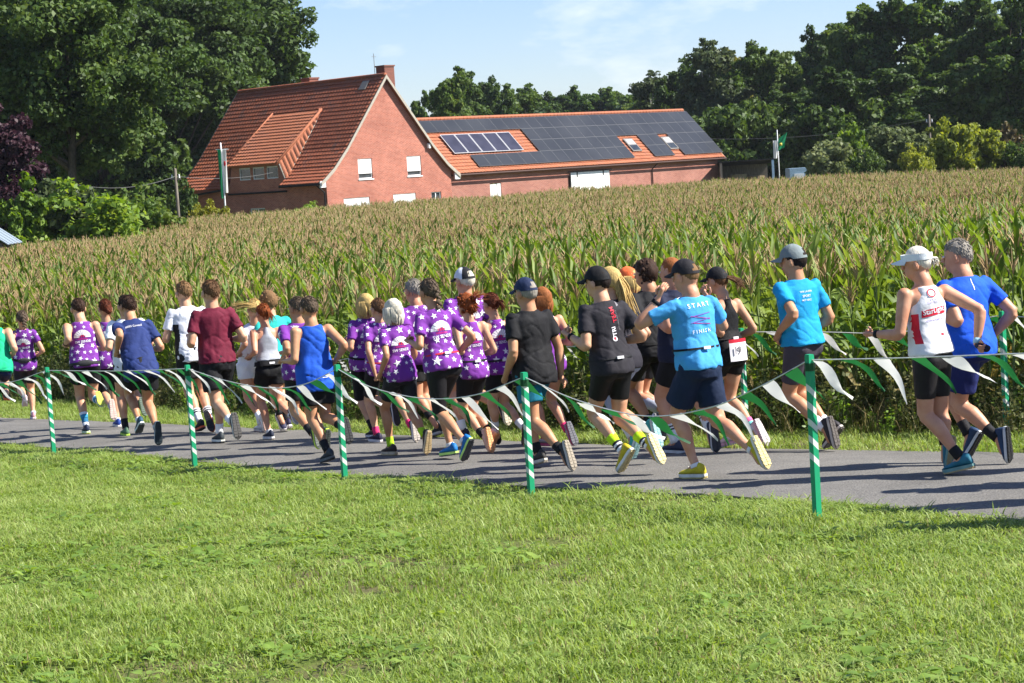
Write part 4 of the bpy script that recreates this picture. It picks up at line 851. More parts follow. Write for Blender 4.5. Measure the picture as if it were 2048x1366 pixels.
P = region(55000, 15, 42); a = side_of(P, far_l); b = side_of(P, CL[::12]); k = (a > .0 + .05 * rng.normal(size=len(P))) & (b < .6); P = P[k]; P[:, 2] = ground(P[:, 1]); n = len(P)
scatter('verge_grass', P, np.stack([rng.normal(0, .12, n), rng.normal(0, .12, n), rng.uniform(0, 6.28, n)], 1), np.stack([np.ones(n) * 1.2, np.ones(n) * 1.2, rng.uniform(.5, 1.0, n)], 1), rng.integers(0, 6, n), G_T, label='strip of short grass between road and maize', cat='grass', kind='stuff')
P = region(34000, 15, 42); a = side_of(P, far_l); b = side_of(P, CL[::12]); k = (a > .55) & (b > -.55 + .25 * rng.normal(size=len(P))) & (b < .9); P = P[k]; P[:, 2] = ground(P[:, 1]); n = len(P); P_px = 1024 + FPX * ((P - CAM) @ cr) / ((P - CAM) @ fwd)
scatter('verge_weeds', P, np.stack([rng.normal(0, .15, n), rng.normal(0, .15, n), rng.uniform(0, 6.28, n)], 1), np.repeat(rng.uniform(.55, 1.15, n)[:, None], 3, 1), np.where(rng.random(n) < .3, 3, rng.integers(0, 3, n)), V_T, label='tall weeds at the foot of the maize', cat='weeds', kind='stuff')
# ------------------------------------------------------------------ striped posts and pennant strings
def post_mat(thr):
  global nt
  m, nt, p = base_mat('striped_post', .55, .3)
  t = nd(nt, 'ShaderNodeTexCoord'); sx = nd(nt, 'ShaderNodeSeparateXYZ'); nt.links.new(t.outputs['Object'], sx.inputs[0])
  ml = nd(nt, 'ShaderNodeMath', operation='MULTIPLY_ADD', i_1=9.0); m2 = nd(nt, 'ShaderNodeMath', operation='MULTIPLY_ADD', i_1=-4.0); nt.links.new(sx.outputs[2], ml.inputs[0]); nt.links.new(sx.outputs[1], m2.inputs[0]); m3 = nd(nt, 'ShaderNodeMath', operation='MULTIPLY', i_1=8.5); nt.links.new(sx.outputs[0], m3.inputs[0]); nt.links.new(m3.outputs[0], m2.inputs[2]); nt.links.new(m2.outputs[0], ml.inputs[2])
  fr = nd(nt, 'ShaderNodeMath', operation='FRACT'); nt.links.new(ml.outputs[0], fr.inputs[0]); gt = nd(nt, 'ShaderNodeMath', operation='GREATER_THAN', i_1=.6); nt.links.new(fr.outputs[0], gt.inputs[0])
  zl = nd(nt, 'ShaderNodeMath', operation='GREATER_THAN', i_1=thr); nt.links.new(sx.outputs[2], zl.inputs[0]); zh = nd(nt, 'ShaderNodeMath', operation='LESS_THAN', i_1=.93); nt.links.new(sx.outputs[2], zh.inputs[0])
  mm = nd(nt, 'ShaderNodeMath', operation='MULTIPLY'); nt.links.new(gt.outputs[0], mm.inputs[0]); nt.links.new(zl.outputs[0], mm.inputs[1]); mm2 = nd(nt, 'ShaderNodeMath', operation='MULTIPLY'); nt.links.new(mm.outputs[0], mm2.inputs[0]); nt.links.new(zh.outputs[0], mm2.inputs[1])
  mx = nd(nt, 'ShaderNodeMixRGB'); mx.inputs[1].default_value = (0.010, 0.30, 0.135, 1); mx.inputs[2].default_value = (0.62, 0.66, 0.60, 1); nt.links.new(mm2.outputs[0], mx.inputs[0]); nt.links.new(mx.outputs[0], p.inputs['Base Color'])
  return m
M_post = post_mat(.14); M_post2 = post_mat(.36)
M_teal = plain('post_green', (20, 150, 104))
def post(px, top, base, label, zoff=0.0):
    b = hit(*base); b[2] -= .02; h = at(top[0], top[1], b[1])[2] - b[2]
    s = .0215; mb = MB(); mb.box(np.array([0, 0, h / 2 - .1]), np.array([s, 0, 0]), np.array([0, s, 0]), np.array([0, 0, h / 2 + .1]))
    o = link('striped_post', mb.mesh('striped_post', M_post2 if 'nearest' in label else M_post), loc=b, label=label, cat='post', group='green and white striped posts'); o.rotation_euler = (0, 0, .55)
    mb = MB(); mb.box(np.array([0, 0, h + .002]), np.array([s - .002, 0, 0]), np.array([0, s - .002, 0]), np.array([0, 0, .004])); link('top_cap', mb.mesh('top_cap', M_teal), o)
    mb = MB(); mb.tube([(0, 0, h - .1), (0, 0, h - .05)], s * 1.6, 8, pole=.002); link('string_knot', mb.mesh('string_knot', M_flagG2), o)
    return b + UP * h
M_flagG2 = leafmat('pennant_green', [(0.018, 0.085, 0.034, 1), (0.024, 0.105, 0.042, 1), (0.03, 0.13, 0.052, 1)], .4, .55); M_flagW2 = leafmat('pennant_white', [(0.5, 0.5, 0.49, 1), (0.6, 0.6, 0.59, 1), (0.66, 0.66, 0.65, 1)], .3, .5)
M_cord = plain('white_cord', (215, 215, 208))
near_posts = [post(0, (103, 735), (108, 910), 'striped post next to the runner in the green vest'), post(0, (375, 731), (390, 936), 'striped post in front of the white-shirted and maroon-shirted runners'), post(0, (668, 731), (690, 961), 'striped post in front of the blue vest runner'),
              post(0, (1050, 746), (1063, 991), 'striped post in front of the runner in teal shorts'), post(0, (1612, 711), (1635, 1041), 'striped post in the meadow nearest the camera, below the cyan shirt runner')]
far_posts = [post(0, (694, 712), (712, 834), 'striped post on the verge beside the blonde bob runner'), post(0, (1476, 658), (1493, 868), 'striped post on the verge behind the bib-wearing runner'), post(0, (1998, 624), (2014, 868), 'striped post on the verge behind the blue shirt runner')]
def bunting(spans, label, step=.255, seed=0, wind=(.80, .05, -.50)):
    r = np.random.default_rng(seed); P = []
    for (pa, pb, mids) in spans:
        xa, ya = proj(pa); xb, yb = proj(pb); pix = [(xa, ya)] + mids + [(xb, yb)]
        L = smoothline([np.array([x, y, 0.0]) for x, y in pix], 14)
        for x, y, _ in L: f = (x - xa) / (xb - xa); P.append(at(x, y, pa[1] + (pb[1] - pa[1]) * f))
    P = np.array(P); d = np.concatenate([[0], np.cumsum(np.linalg.norm(np.diff(P, axis=0), axis=1))]); pos = lambda s: np.array([np.interp(s, d, P[:, k]) for k in range(3)])
    o = P[0].copy(); root = link('pennant_string', None, loc=o, label=label, cat='bunting', group='green and white pennant strings')
    mb = MB(); S = np.arange(0, d[-1], .05); Lp = [pos(s) - o for s in S]; mb.tube(Lp, .0045, 4, pole=.001); link('cord', mb.mesh('cord', M_cord), root)
    s = .06; i = 0
    while s < d[-1] - .2:
        a = pos(s); b = pos(s + .125); q = proj((a + b) / 2)
        if -40 < q[0] < 2100:
            L = r.uniform(.25, .32); w = nrm(np.array(wind) + np.array([r.normal(0, .13), r.normal(0, .22), r.normal(0, .10)])); n = 7; V = []; c = (a + b) / 2; ph = r.uniform(0, 6.28); am = r.uniform(.012, .03); side = nrm(np.cross(w, b - a))
            for k in range(n + 1):
                t = k / n; dirk = nrm(w * (1 - .35 * t) + np.array([0, 0, -.45]) * t); cen = c + w * L * t + np.array([0, 0, -.30]) * L * t * t + side * am * math.sin(ph + t * 4.5) * t * 2
                hw = (b - a) * .5 * (1 - t) ** .9; V += [cen - hw + side * am * .6 * math.sin(ph * 2 + t * 6), cen + side * am * .5 * math.cos(ph + t * 5), cen + hw - side * am * .6 * math.sin(ph + t * 6)]
            V = np.array(V); me = MB().add(V, [(k * 3 + j, k * 3 + j + 1, k * 3 + j + 4, k * 3 + j + 3) for k in range(n) for j in range(2)]).mesh('pennant', M_flagG2 if i % 2 else M_flagW2, off=a, smooth=True)
            link('pennant', me, root, loc=a - o)
        s += step; i += 1
zt = UP * .03
nL = hit(-120, 893) + UP * .95; nR = at(2330, 700, 10.9)
np_ = [q - zt for q in near_posts]
bunting([(nL, np_[0], [(0, 766)]), (np_[0], np_[1], [(240, 742)]), (np_[1], np_[2], [(455, 762), (540, 776), (610, 768)]), (np_[2], np_[3], [(745, 775), (850, 797), (950, 790)]), (np_[3], np_[4], [(1160, 802), (1290, 832), (1410, 818), (1510, 778)]), (np_[4], nR, [(1800, 716), (2048, 707)])], 'pennant string along the meadow side of the road', seed=1)
fp_ = [q - zt for q in far_posts]
bunting([(hit(380, 815) + UP * .92, fp_[0], [(560, 735)]), (fp_[0], fp_[1], [(900, 705), (1160, 692), (1320, 684)]), (fp_[1], fp_[2], [(1640, 664), (1800, 664)]), (fp_[2], at(2300, 610, fp_[2][1] - 2.2), [(2100, 634)])], 'pennant string on the maize side of the road', seed=2)

# ------------------------------------------------------------------ summer air
mh = bpy.data.materials.new('summer_haze'); mh.use_nodes = True; nt = mh.node_tree; nt.nodes.remove(nt.nodes['Principled BSDF'])
pv = nd(nt, 'ShaderNodeVolumePrincipled'); pv.inputs['Color'].default_value = (0.86, 0.92, 1.0, 1); pv.inputs['Density'].default_value = 0.00009; pv.inputs['Anisotropy'].default_value = 0.2
nt.links.new(pv.outputs[0], nt.nodes['Material Output'].inputs['Volume'])
mb = MB(); mb.box(np.array([0, 1220.0, 14.0]), np.array([1900.0, 0, 0]), np.array([0, 1320.0, 0]), np.array([0, 0, 17.0])); link('haze', mb.mesh('haze', mh), kind='stuff')
# ------------------------------------------------------------------ runners
def skinmat(name, c):
    if name in MATS: return MATS[name]
    m, nt, p = base_mat(name, .5, .35); t = nd(nt, 'ShaderNodeTexCoord'); n = nd(nt, 'ShaderNodeTexNoise', i_Scale=9.0, i_Detail=4.0); nt.links.new(t.outputs['Object'], n.inputs['Vector'])
    r = nd(nt, 'ShaderNodeValToRGB'); r.color_ramp.elements[0].position = .3; r.color_ramp.elements[1].position = .72; r.color_ramp.elements[0].color = (c[0] * .84, c[1] * .68, c[2] * .62, 1); r.color_ramp.elements[1].color = (c[0] * 1.05, c[1] * 1.06, c[2] * 1.06, 1)
    nt.links.new(n.outputs['Fac'], r.inputs[0]); nt.links.new(r.outputs[0], p.inputs['Base Color']); p.inputs['Subsurface Weight'].default_value = 0.0
    MATS[name] = m; return m
SKINS = {'fair': skinmat('fair_skin', (0.61, 0.36, 0.225)), 'tan': skinmat('tanned_skin', (0.52, 0.28, 0.155)), 'red': skinmat('flushed_skin', (0.60, 0.32, 0.20))}
M_eye = plain('eye_white', (225, 222, 216), .3); M_iris = plain('iris_dark', (40, 34, 30), .3); M_lip = plain('lips', (158, 96, 88))
HAIRC = {'brown': (62, 44, 34), 'dark': (40, 31, 27), 'blonde': (196, 166, 104), 'silver': (214, 206, 186), 'grey': (150, 143, 132), 'red': (132, 68, 32), 'auburn': (92, 46, 28), 'sand': (128, 98, 66), 'white': (226, 218, 200), 'lightbrown': (104, 76, 52), 'greybrown': (92, 78, 64), 'ginger': (150, 92, 52)}
def hairmat(k):
    c = lin(*HAIRC[k]); return noisy('hair_' + k, dim(c, .66), dim(c, 1.12), 45, .7, .15, bump=.3, bscale=60, stretch=(1.6, 1.6, .5), lo=.3, hi=.7)
def shoecol(rgb): return plain('shoe_%d_%d_%d' % rgb, rgb, .6)
BODY_V = 0.0135

class Runner:
    pass
jobs = []                                                     # (MB, voxel, smoothing) turned into one continuous surface each
def job(mb, vox, it):
    jobs.append([mb, vox, it, None]); return len(jobs) - 1
def setup(sp):
    R = Runner(); R.sp = sp; psi = math.radians(sp.get('psi', float(np.interp(sp['hip'][0], [-40, 0, 250, 430, 600, 800, 1000, 1400, 1900], [107, 108, 114, 118, 122, 127, 128, 134, 136]))))
    F = np.array([math.cos(psi), math.sin(psi), 0]); L = np.array([-math.sin(psi), math.cos(psi), 0]); R.F, R.L = F, L
    side = 1 if sp['sup'] == 'L' else -1
    g = hit(*sp['foot']); g[2] = float(road_z(g[None, :])[0])
    def pl(px, lat, org):
        d = ray(*px); t = (lat - (CAM - org) @ L) / (d @ L); return CAM + d * t
    o = g - L * side * 0.07
    hip = pl(sp['hip'], 0, o)
    # keep the pelvis a believable distance along the run from the standing foot
    s = (hip - o) @ F
    s = float(np.clip(s, -.38, .38)); dpt = o + F * s; dd = ray(*sp['hip']); hip = CAM + dd * (dpt[1] / dd[1]); hip = np.array([dpt[0], dpt[1], hip[2]]) if abs(hip[0] - dpt[0]) < .12 else np.array([hip[0], dpt[1], hip[2]])
    zt = at(sp['head'][0], sp['top'], hip[1])[2]; H = (zt - g[2]) * 1.035; R.H = H
    hz = (hip[2] - g[2]) / H
    hip[2] = g[2] + H * sp.get('hz', .496)
    R.info = (round(H, 2), round(hz, 3), round(s, 2), round(float(g[1]), 1)); R.g = g; R.hip = hip
    fem = sp.get('fem', False); bulk = sp.get('bulk', 1.0)
    def toward(a, b, l): return a + nrm(b - a) * l
    neck = toward(hip, pl(sp['neck'], 0, hip), .322 * H) if 'neck' in sp else hip + nrm(UP + F * .1) * .322 * H
    zt2 = .87 * (zt - g[2]) + g[2]
    head = pl(sp['head'], 0, hip); head = toward(neck, head, .088 * H)
    if (head - neck)[2] < .062 * H: head = neck + nrm(UP + F * .25) * .088 * H
    head = head + UP * np.clip((zt - .066 * H) - head[2], -.03, .03)
    R.neck, R.head = neck, head; R.spine = nrm(neck - hip)
    tw = math.radians(sp.get('twist', 9)); Ls = nrm(L * math.cos(tw) + F * math.sin(tw)); R.Ls = Ls; R.B = nrm(np.cross(Ls, R.spine)); R.B = R.B if R.B @ F < 0 else -R.B
    sw = (.089 if fem else .100) * H * (1 + (bulk - 1) * .5); R.sw = sw
    sc = hip + (neck - hip) * .855
    R.sh = {1: sc + Ls * sw, -1: sc - Ls * sw}; R.el = {}; R.wr = {}; R.hd = {}
    for s, k in ((1, 'L'), (-1, 'R')):
        e = sp.get('e' + k, 'run'); w = sp.get('w' + k); S = R.sh[s]
        if isinstance(e, str):
            back = {'run': .55, 'fwd': -.25, 'hang': .1}[e]; E = S + nrm(-F * back - UP * .9 + L * s * .22) * .172 * H
        else: E = toward(S, pl(e, s * .142 * H * sp.get('elat', 1.0), hip), .172 * H)
        if w is None:
            W = E + nrm(F * .85 + UP * .25 - L * s * .28) * .150 * H if e != 'hang' else E + nrm(F * .2 - UP) * .15 * H
        else: W = toward(E, pl(w, s * .125 * H if not sp.get('wlat') else s * sp['wlat'] * H, hip), .150 * H)
        dw = nrm(W - E)
        if dw @ F < .2 and dw[2] > -.45 and not sp.get('wlat0') and 'h' + k not in sp: W = E + nrm(F * .85 + UP * (.15 + .25 * rng.random()) - L * s * .25) * .150 * H
        R.el[s], R.wr[s] = E, W; R.hd[s] = toward(W, pl(sp['h' + k], s * .11 * H, hip), .1) if 'h' + k in sp else W + nrm(W - E) * .1
    R.hj = {1: hip + L * .050 * H, -1: hip - L * .050 * H}; R.kn = {}; R.an = {}; R.toe = {}
    for s, k in ((1, 'L'), (-1, 'R')):
        kk = sp.get('k' + k); Hj = R.hj[s]; lat = s * .045 * H
        if isinstance(kk, str) or kk is None:
            if kk == 'fwd': K = Hj + nrm(F * .55 - UP * .85) * .245 * H; A = K + nrm(-F * .35 - UP) * .245 * H; T = nrm(F - UP * .15)
            elif kk == 'stand': K = Hj + nrm(F * .2 - UP) * .245 * H; A = K + nrm(-F * .12 - UP) * .245 * H; T = F
            else: K = Hj + nrm(F * .08 - UP) * .245 * H; A = K + nrm(-F * .95 - UP * .3) * .245 * H; T = nrm(-F * .25 - UP)
        else:
            K = toward(Hj, pl(kk, lat, hip), .245 * H); A = toward(K, pl(sp['a' + k], lat * .8, hip), .245 * H); T = None
        if 't' + k in sp:
            T = nrm(pl(sp['t' + k], lat * .8, hip) - pl(sp['a' + k], lat * .8, hip))
            if k == sp['sup'] and T[2] > -.72: T = nrm(F + UP * (-.06 if T[2] > -.5 else -.25))
        elif T is None: T = F if k == sp['sup'] else nrm(-F * .2 - UP)
        T = nrm(T - L * (T @ L) * .8)
        R.kn[s], R.an[s], R.toe[s] = K, A, T
    # set the standing shoe exactly on the road and bend the knee to suit
    R.fh = .047 * H; s = side; T = R.toe[s]; N = nrm(UP - T * (T @ UP)); J = R.hj[s]; A = R.an[s].copy()
    zr = float(road_z((A + T * .05 * H)[None, :])[0]); low = min((T * .105 * H - N * R.fh)[2], (-T * .045 * H - N * R.fh)[2]); A[2] = zr - low
    l = .2455 * H; v = A - J; d = float(np.linalg.norm(v))
    if d > 2.04 * l: A[:2] = J[:2] + (A[:2] - J[:2]) * .8; v = A - J; d = float(np.linalg.norm(v))
    R.dz = d / (2 * l); l = max(l, d / 2 * 1.004); fp = nrm(R.F - nrm(v) * (R.F @ nrm(v))); R.kn[s] = J + v * .5 + fp * math.sqrt(max(l * l - d * d / 4, 0)); R.an[s] = A
    # no other sole below the road
    s = -side; q = R.an[s] + R.toe[s] * .105 * H; zr = float(road_z(q[None, :])[0])
    N = nrm((R.kn[s] - R.an[s]) - R.toe[s] * ((R.kn[s] - R.an[s]) @ R.toe[s])); lo2 = min((q - N * R.fh)[2], (R.an[s] - R.toe[s] * .04 * H - N * R.fh)[2]) - zr
    if lo2 < .01: R.an[s] = R.an[s] + UP * (.01 - lo2)
    return R
MSEC = [(-.16, .070, .052), (-.04, .090, .062), (.08, .092, .063), (.25, .085, .058), (.42, .080, .056), (.60, .090, .062), (.74, .100, .065), (.84, .103, .058), (.91, .080, .047), (.96, .055, .041), (1.0, .041, .037)]
FSEC = [(-.16, .072, .054), (-.04, .092, .065), (.08, .093, .066), (.25, .080, .056), (.42, .070, .052), (.60, .078, .058), (.74, .087, .060), (.84, .089, .052), (.91, .068, .043), (.96, .047, .037), (1.0, .035, .033)]
def sections(R, inflate=0.0, t0=-.16, t1=1.0, wmul=1.0, loose=0.0):
    sec = FSEC if R.sp.get('fem') else MSEC; bulk = R.sp.get('bulk', 1.0); T = [s[0] for s in sec]; out = []; H = R.H
    ts = sorted(set([t0] + [t for t in T if t0 < t < t1] + [t1]))
    for t in ts:
        w = np.interp(t, T, [s[1] for s in sec]) * H; d = np.interp(t, T, [s[2] for s in sec]) * H
        b = 1 + (bulk - 1) * float(np.clip(1.25 - abs(t - .35), .3, 1)); w *= b; d *= b
        if loose and t < .7:
            wr = np.interp(.74, T, [s[1] for s in sec]) * H * b; dr = np.interp(.74, T, [s[2] for s in sec]) * H * b
            w = w + (max(wr * 1.0, w) - w) * loose; d = d + (max(dr * 1.05, d) - d) * loose
            if t < .2: w *= 1 + .10 * loose * (.2 - t); d *= 1 + .12 * loose * (.2 - t)
        if inflate > .008 and t < .3: w += .012; d += .013 + .026 * float(np.clip((.3 - t) / .3, 0, 1))
        out.append((t, w * wmul + inflate, d + inflate))
    return out
def rings(R, secs, n=22):
    rr = []; th = np.arange(n) * 2 * math.pi / n
    for t, w, d in secs:
        f = float(np.clip(t, 0, 1)); ax = nrm(R.L * (1 - f) + R.Ls * f); ax = nrm(ax - R.spine * (ax @ R.spine)); dp = np.cross(ax, R.spine)
        c = R.hip + (R.neck - R.hip) * t + (R.B * -.012 * R.H * math.sin(math.pi * min(max(t, 0), 1)))
        cs, sn = np.cos(th), np.sin(th); cs = np.sign(cs) * np.abs(cs) ** .88; sn = np.sign(sn) * np.abs(sn) ** .88
        rr.append(c + w * cs[:, None] * ax + d * sn[:, None] * dp)
    return rr
def body_mesh(R):
    H = R.H; mb = MB(); fem = R.sp.get('fem'); bulk = R.sp.get('bulk', 1.0)
    mb.loft(rings(R, sections(R, -.014, -.06)), pole=.01)
    hf = head_frame(R)
    mb.tube([R.neck - R.spine * .05 * H, R.neck + R.spine * .01, R.head - hf[2] * .02 * H], np.array([.044, .037, .035]) * H * (.88 if fem else 1.04) * (.5 + .5 * bulk), 12)
    hs = R.hsz
    mb.ell(R.head + hf[2] * .008 * H - hf[1] * .006 * H, hf[0] * .0435 * H * hs, hf[1] * .055 * H * hs, hf[2] * .058 * H * hs, 16, 12)
    mb.ell(R.head - hf[2] * .030 * H + hf[1] * .017 * H, hf[0] * .034 * H * hs, hf[1] * .036 * H * hs, hf[2] * .038 * H * hs, 12, 8)
    for s in (1, -1):
        S, E, W = R.sh[s], R.el[s], R.wr[s]; k = (.86 if fem else 1.0) * (.7 + .3 * bulk); u = E - S
        tee = R.sp['topk'].get('kind', 'tee') == 'tee'; c_ = .80 if tee else 1.0
        mb.ell(S + R.Ls * s * .002, *[v * .034 * H * k * c_ for v in np.eye(3)])
        mb.tube([S, S + u * .3, S + u * .55, S + u * .70, S + u * .85, E], np.array([.033 * c_, .0305 * c_, .0285 * (.86 if tee else 1), .0265, .0245, .0245]) * H * k, 12)
        f = W - E; mb.tube([E, E + f * .22, E + f * .5, E + f * .8, W], np.array([.0245, .0262, .0225, .0175, .0158]) * H * k, 12)
        h = nrm(R.hd[s] - W); wd = nrm(UP - h * (h @ UP)); mb.tube([W - h * .01, W + h * .03 * H, W + h * .053 * H], [.016 * H, .021 * H, .019 * H], 10, ref=wd, asp=.58)
        J, K, A = R.hj[s], R.kn[s], R.an[s]; th = K - J; q = (.97 if fem else 1.0) * (.75 + .25 * bulk)
        ln = R.sp['bot']['len']; cv = lambda f: .84 if f < ln - .04 else 1.0
        fr_ = sorted({0, .25, .5, .78, 1.0, round(min(ln - .05, .99), 2), round(min(ln + .02, 1.0), 2)})
        mb.tube([J + th * f for f in fr_], [float(np.interp(f, [0, .25, .5, .78, 1.0], [.054, .051, .0455, .037, .0345])) * H * q * cv(f) for f in fr_], 14)
        sh = A - K; bk = nrm(-R.toe[s] + nrm(sh) * (R.toe[s] @ nrm(sh))) if np.linalg.norm(R.toe[s] - nrm(sh) * (R.toe[s] @ nrm(sh))) > .2 else -R.F
        bw = nrm(nrm(th) - nrm(sh)) if np.linalg.norm(nrm(th) - nrm(sh)) > .3 else R.F
        bk = nrm(-R.F - nrm(sh) * (-R.F @ nrm(sh)))
        mb.tube([K, K + sh * .12 + bk * .004 * H, K + sh * .3 + bk * .010 * H, K + sh * .5 + bk * .007 * H, K + sh * .75, A], np.array([.0345, .0325, .0345, .0295, .0215, .0195]) * H * q, 12)
        mb.ell(R.hj[s] - R.F * .020 * H - UP * .010 * H, *[v * .041 * H * q for v in np.eye(3)])
        mb.tube([A, A + R.toe[s] * .05 * H - nrm(K - A) * .02 * H], [.02 * H, .018 * H], 8)
    return mb
def head_frame(R):
    hy = math.radians(R.sp.get('hy', 8)); f = nrm(R.F * math.cos(hy) + R.L * math.sin(hy)); hp = math.radians(R.sp.get('hp', 4)); u = nrm(UP * math.cos(hp) + f * math.sin(hp)); f = nrm(f - u * (f @ u)); l = np.cross(u, f)
    R.hsz = 1.05 if R.sp.get('fem') else 1.09; R.hf = (l, f, u); return l, f, u
def extras(R):
    """fingers, ears and face, appended to the body's own mesh"""
    H = R.H; mb = MB(); l, f, u = R.hf; hs = R.hsz
    for s in (1, -1):
        W = R.wr[s]; h = nrm(R.hd[s] - W); wd = nrm(UP - h * (h @ UP)); n = nrm(-R.L * s - h * (-R.L * s @ h)); n = nrm(n - wd * (n @ wd)); curl = R.sp.get('curl', 1.0)
        if isinstance(curl, dict): curl = curl[s]
        for i, (off, ln) in enumerate(((.013, .040), (.0045, .044), (-.004, .041), (-.0125, .033))):
            p = W + h * .050 * H + wd * off * H; a = 0.25 * curl; P = [p - h * .012]; L = ln * H
            for seg in (.45, .32, .25): a += .75 * curl; P.append(P[-1] + (h * math.cos(a) + n * math.sin(a)) * L * seg * (1.25 if seg == .45 else 1))
            mb.tube(P, [.0056 * H, .0054 * H, .005 * H, .0042 * H], 6, ref=wd)
        p = W + h * .016 * H + wd * .014 * H; mb.tube([p, p + (h * .6 + wd * .5 + n * .35) * .022 * H, p + (h * 1.25 + wd * .45 + n * .8) * .026 * H], [.0068 * H, .006 * H, .0048 * H], 6)
    for s in (1, -1):
        c = R.head + l * s * .0475 * H * hs - u * .008 * H - f * .004 * H; mb.ell(c, nrm(l * s + -f * .35) * .006 * H, nrm(f + l * s * .35) * .0125 * H, u * .0195 * H, 10, 6)
        mb.ell(c + l * s * .003 * H + f * .001 * H, l * s * .004 * H, f * .0055 * H, u * .010 * H, 6, 5)
        e = R.head + f * .0485 * H * hs + l * s * .0185 * H + u * .004 * H; mb.ell(e, l * .0075 * H, f * .006 * H, u * .0045 * H, 8, 6, 1); mb.ell(e + f * .004 * H, l * .0032 * H, f * .003 * H, u * .0034 * H, 6, 5, 2)
    nt_ = R.head + f * .058 * H * hs - u * .014 * H; mb.ell(nt_ - f * .004 * H, l * .0085 * H, f * .011 * H, u * .009 * H, 8, 6); mb.tube([R.head + f * .050 * H + u * .008 * H, nt_], [.004 * H, .0075 * H], 6)
    mb.ell(R.head + f * .0505 * H * hs - u * .034 * H, l * .013 * H, f * .005 * H, u * .0045 * H, 8, 6, 3)
    return mb
def garment_top(R, spec):
    H = R.H; kind = spec.get('kind', 'tee'); lo = spec.get('loose', .6); hem = spec.get('hem', -.12); mb = MB()
    if kind == 'tee':
        mb.loft(rings(R, sections(R, .010, hem, .985, 1.0, lo)), pole=.004)
        fr = spec.get('sleeve', .62)
        for s in (1, -1):
            u = R.el[s] - R.sh[s]; e = .004 + .012 * lo
            mb.ell(R.sh[s], *[v * (.0335 * H + .004) * (.88 if R.sp.get('fem') else 1) for v in np.eye(3)])
            mb.tube([R.sh[s] - u * .15 - R.Ls * s * .02, R.sh[s] + u * .2, R.sh[s] + u * fr * .7, R.sh[s] + u * fr], np.array([.034 * H, .0325 * H + e * .6, .0305 * H + e, .0300 * H + e * 1.4]) * (.88 if R.sp.get('fem') else 1.0), 14, pole=.002)
    else:
        top = {'vest': .070, 'singlet': .056, 'racer': .034}[kind] * H * (.88 if R.sp.get('fem') else 1); sc_ = {'vest': .66, 'singlet': .64, 'racer': .60}[kind]
        A = sections(R, .009, hem, sc_, 1.0, lo); B2 = sections(R, .010, sc_ + .07, .955, 1.0, 0)
        A += [(t, float(np.interp(t, [sc_ + .07, .84, .955], [A[-1][1] * .90, top * 1.08, top * .92])), d + .002) for t, w, d in B2]
        mb.loft(rings(R, A, 30), pole=.003)
    return mb
def garment_bottom(R, spec):
    H = R.H; lo = spec.get('loose', 0); fr = spec.get('len', .5); mb = MB(); bulk = R.sp.get('bulk', 1.0); q = (.75 + .25 * bulk)
    mb.loft(rings(R, sections(R, .005 + .005 * lo, -.16, .24, 1.0, 0)), pole=.003)
    for s in (1, -1):
        J, K = R.hj[s], R.kn[s]; th = K - J; e = .005 + .012 * lo; f2 = min(fr, 1.0)
        pts = [J + UP * .02, J + th * .2, J + th * f2 * .6, J + th * f2]; rad = [.055 * H * q + e, .053 * H * q + e, np.interp(f2 * .6, [0, .5, 1], [.054, .0455, .0345]) * H * q + e + .016 * lo, np.interp(f2, [0, .5, 1], [.054, .0455, .0345]) * H * q + e + .030 * lo]
        if fr > 1.0:
            sh = R.an[s] - K; pts += [K + sh * (fr - 1)]; rad += [.036 * H * q + .004]
        mb.tube(pts, rad, 16, pole=.002)
        mb.ell(R.hj[s] - R.F * .020 * H - UP * .010 * H, *[v * (.047 * H * q + .005 + .005 * lo) for v in np.eye(3)])
    return mb
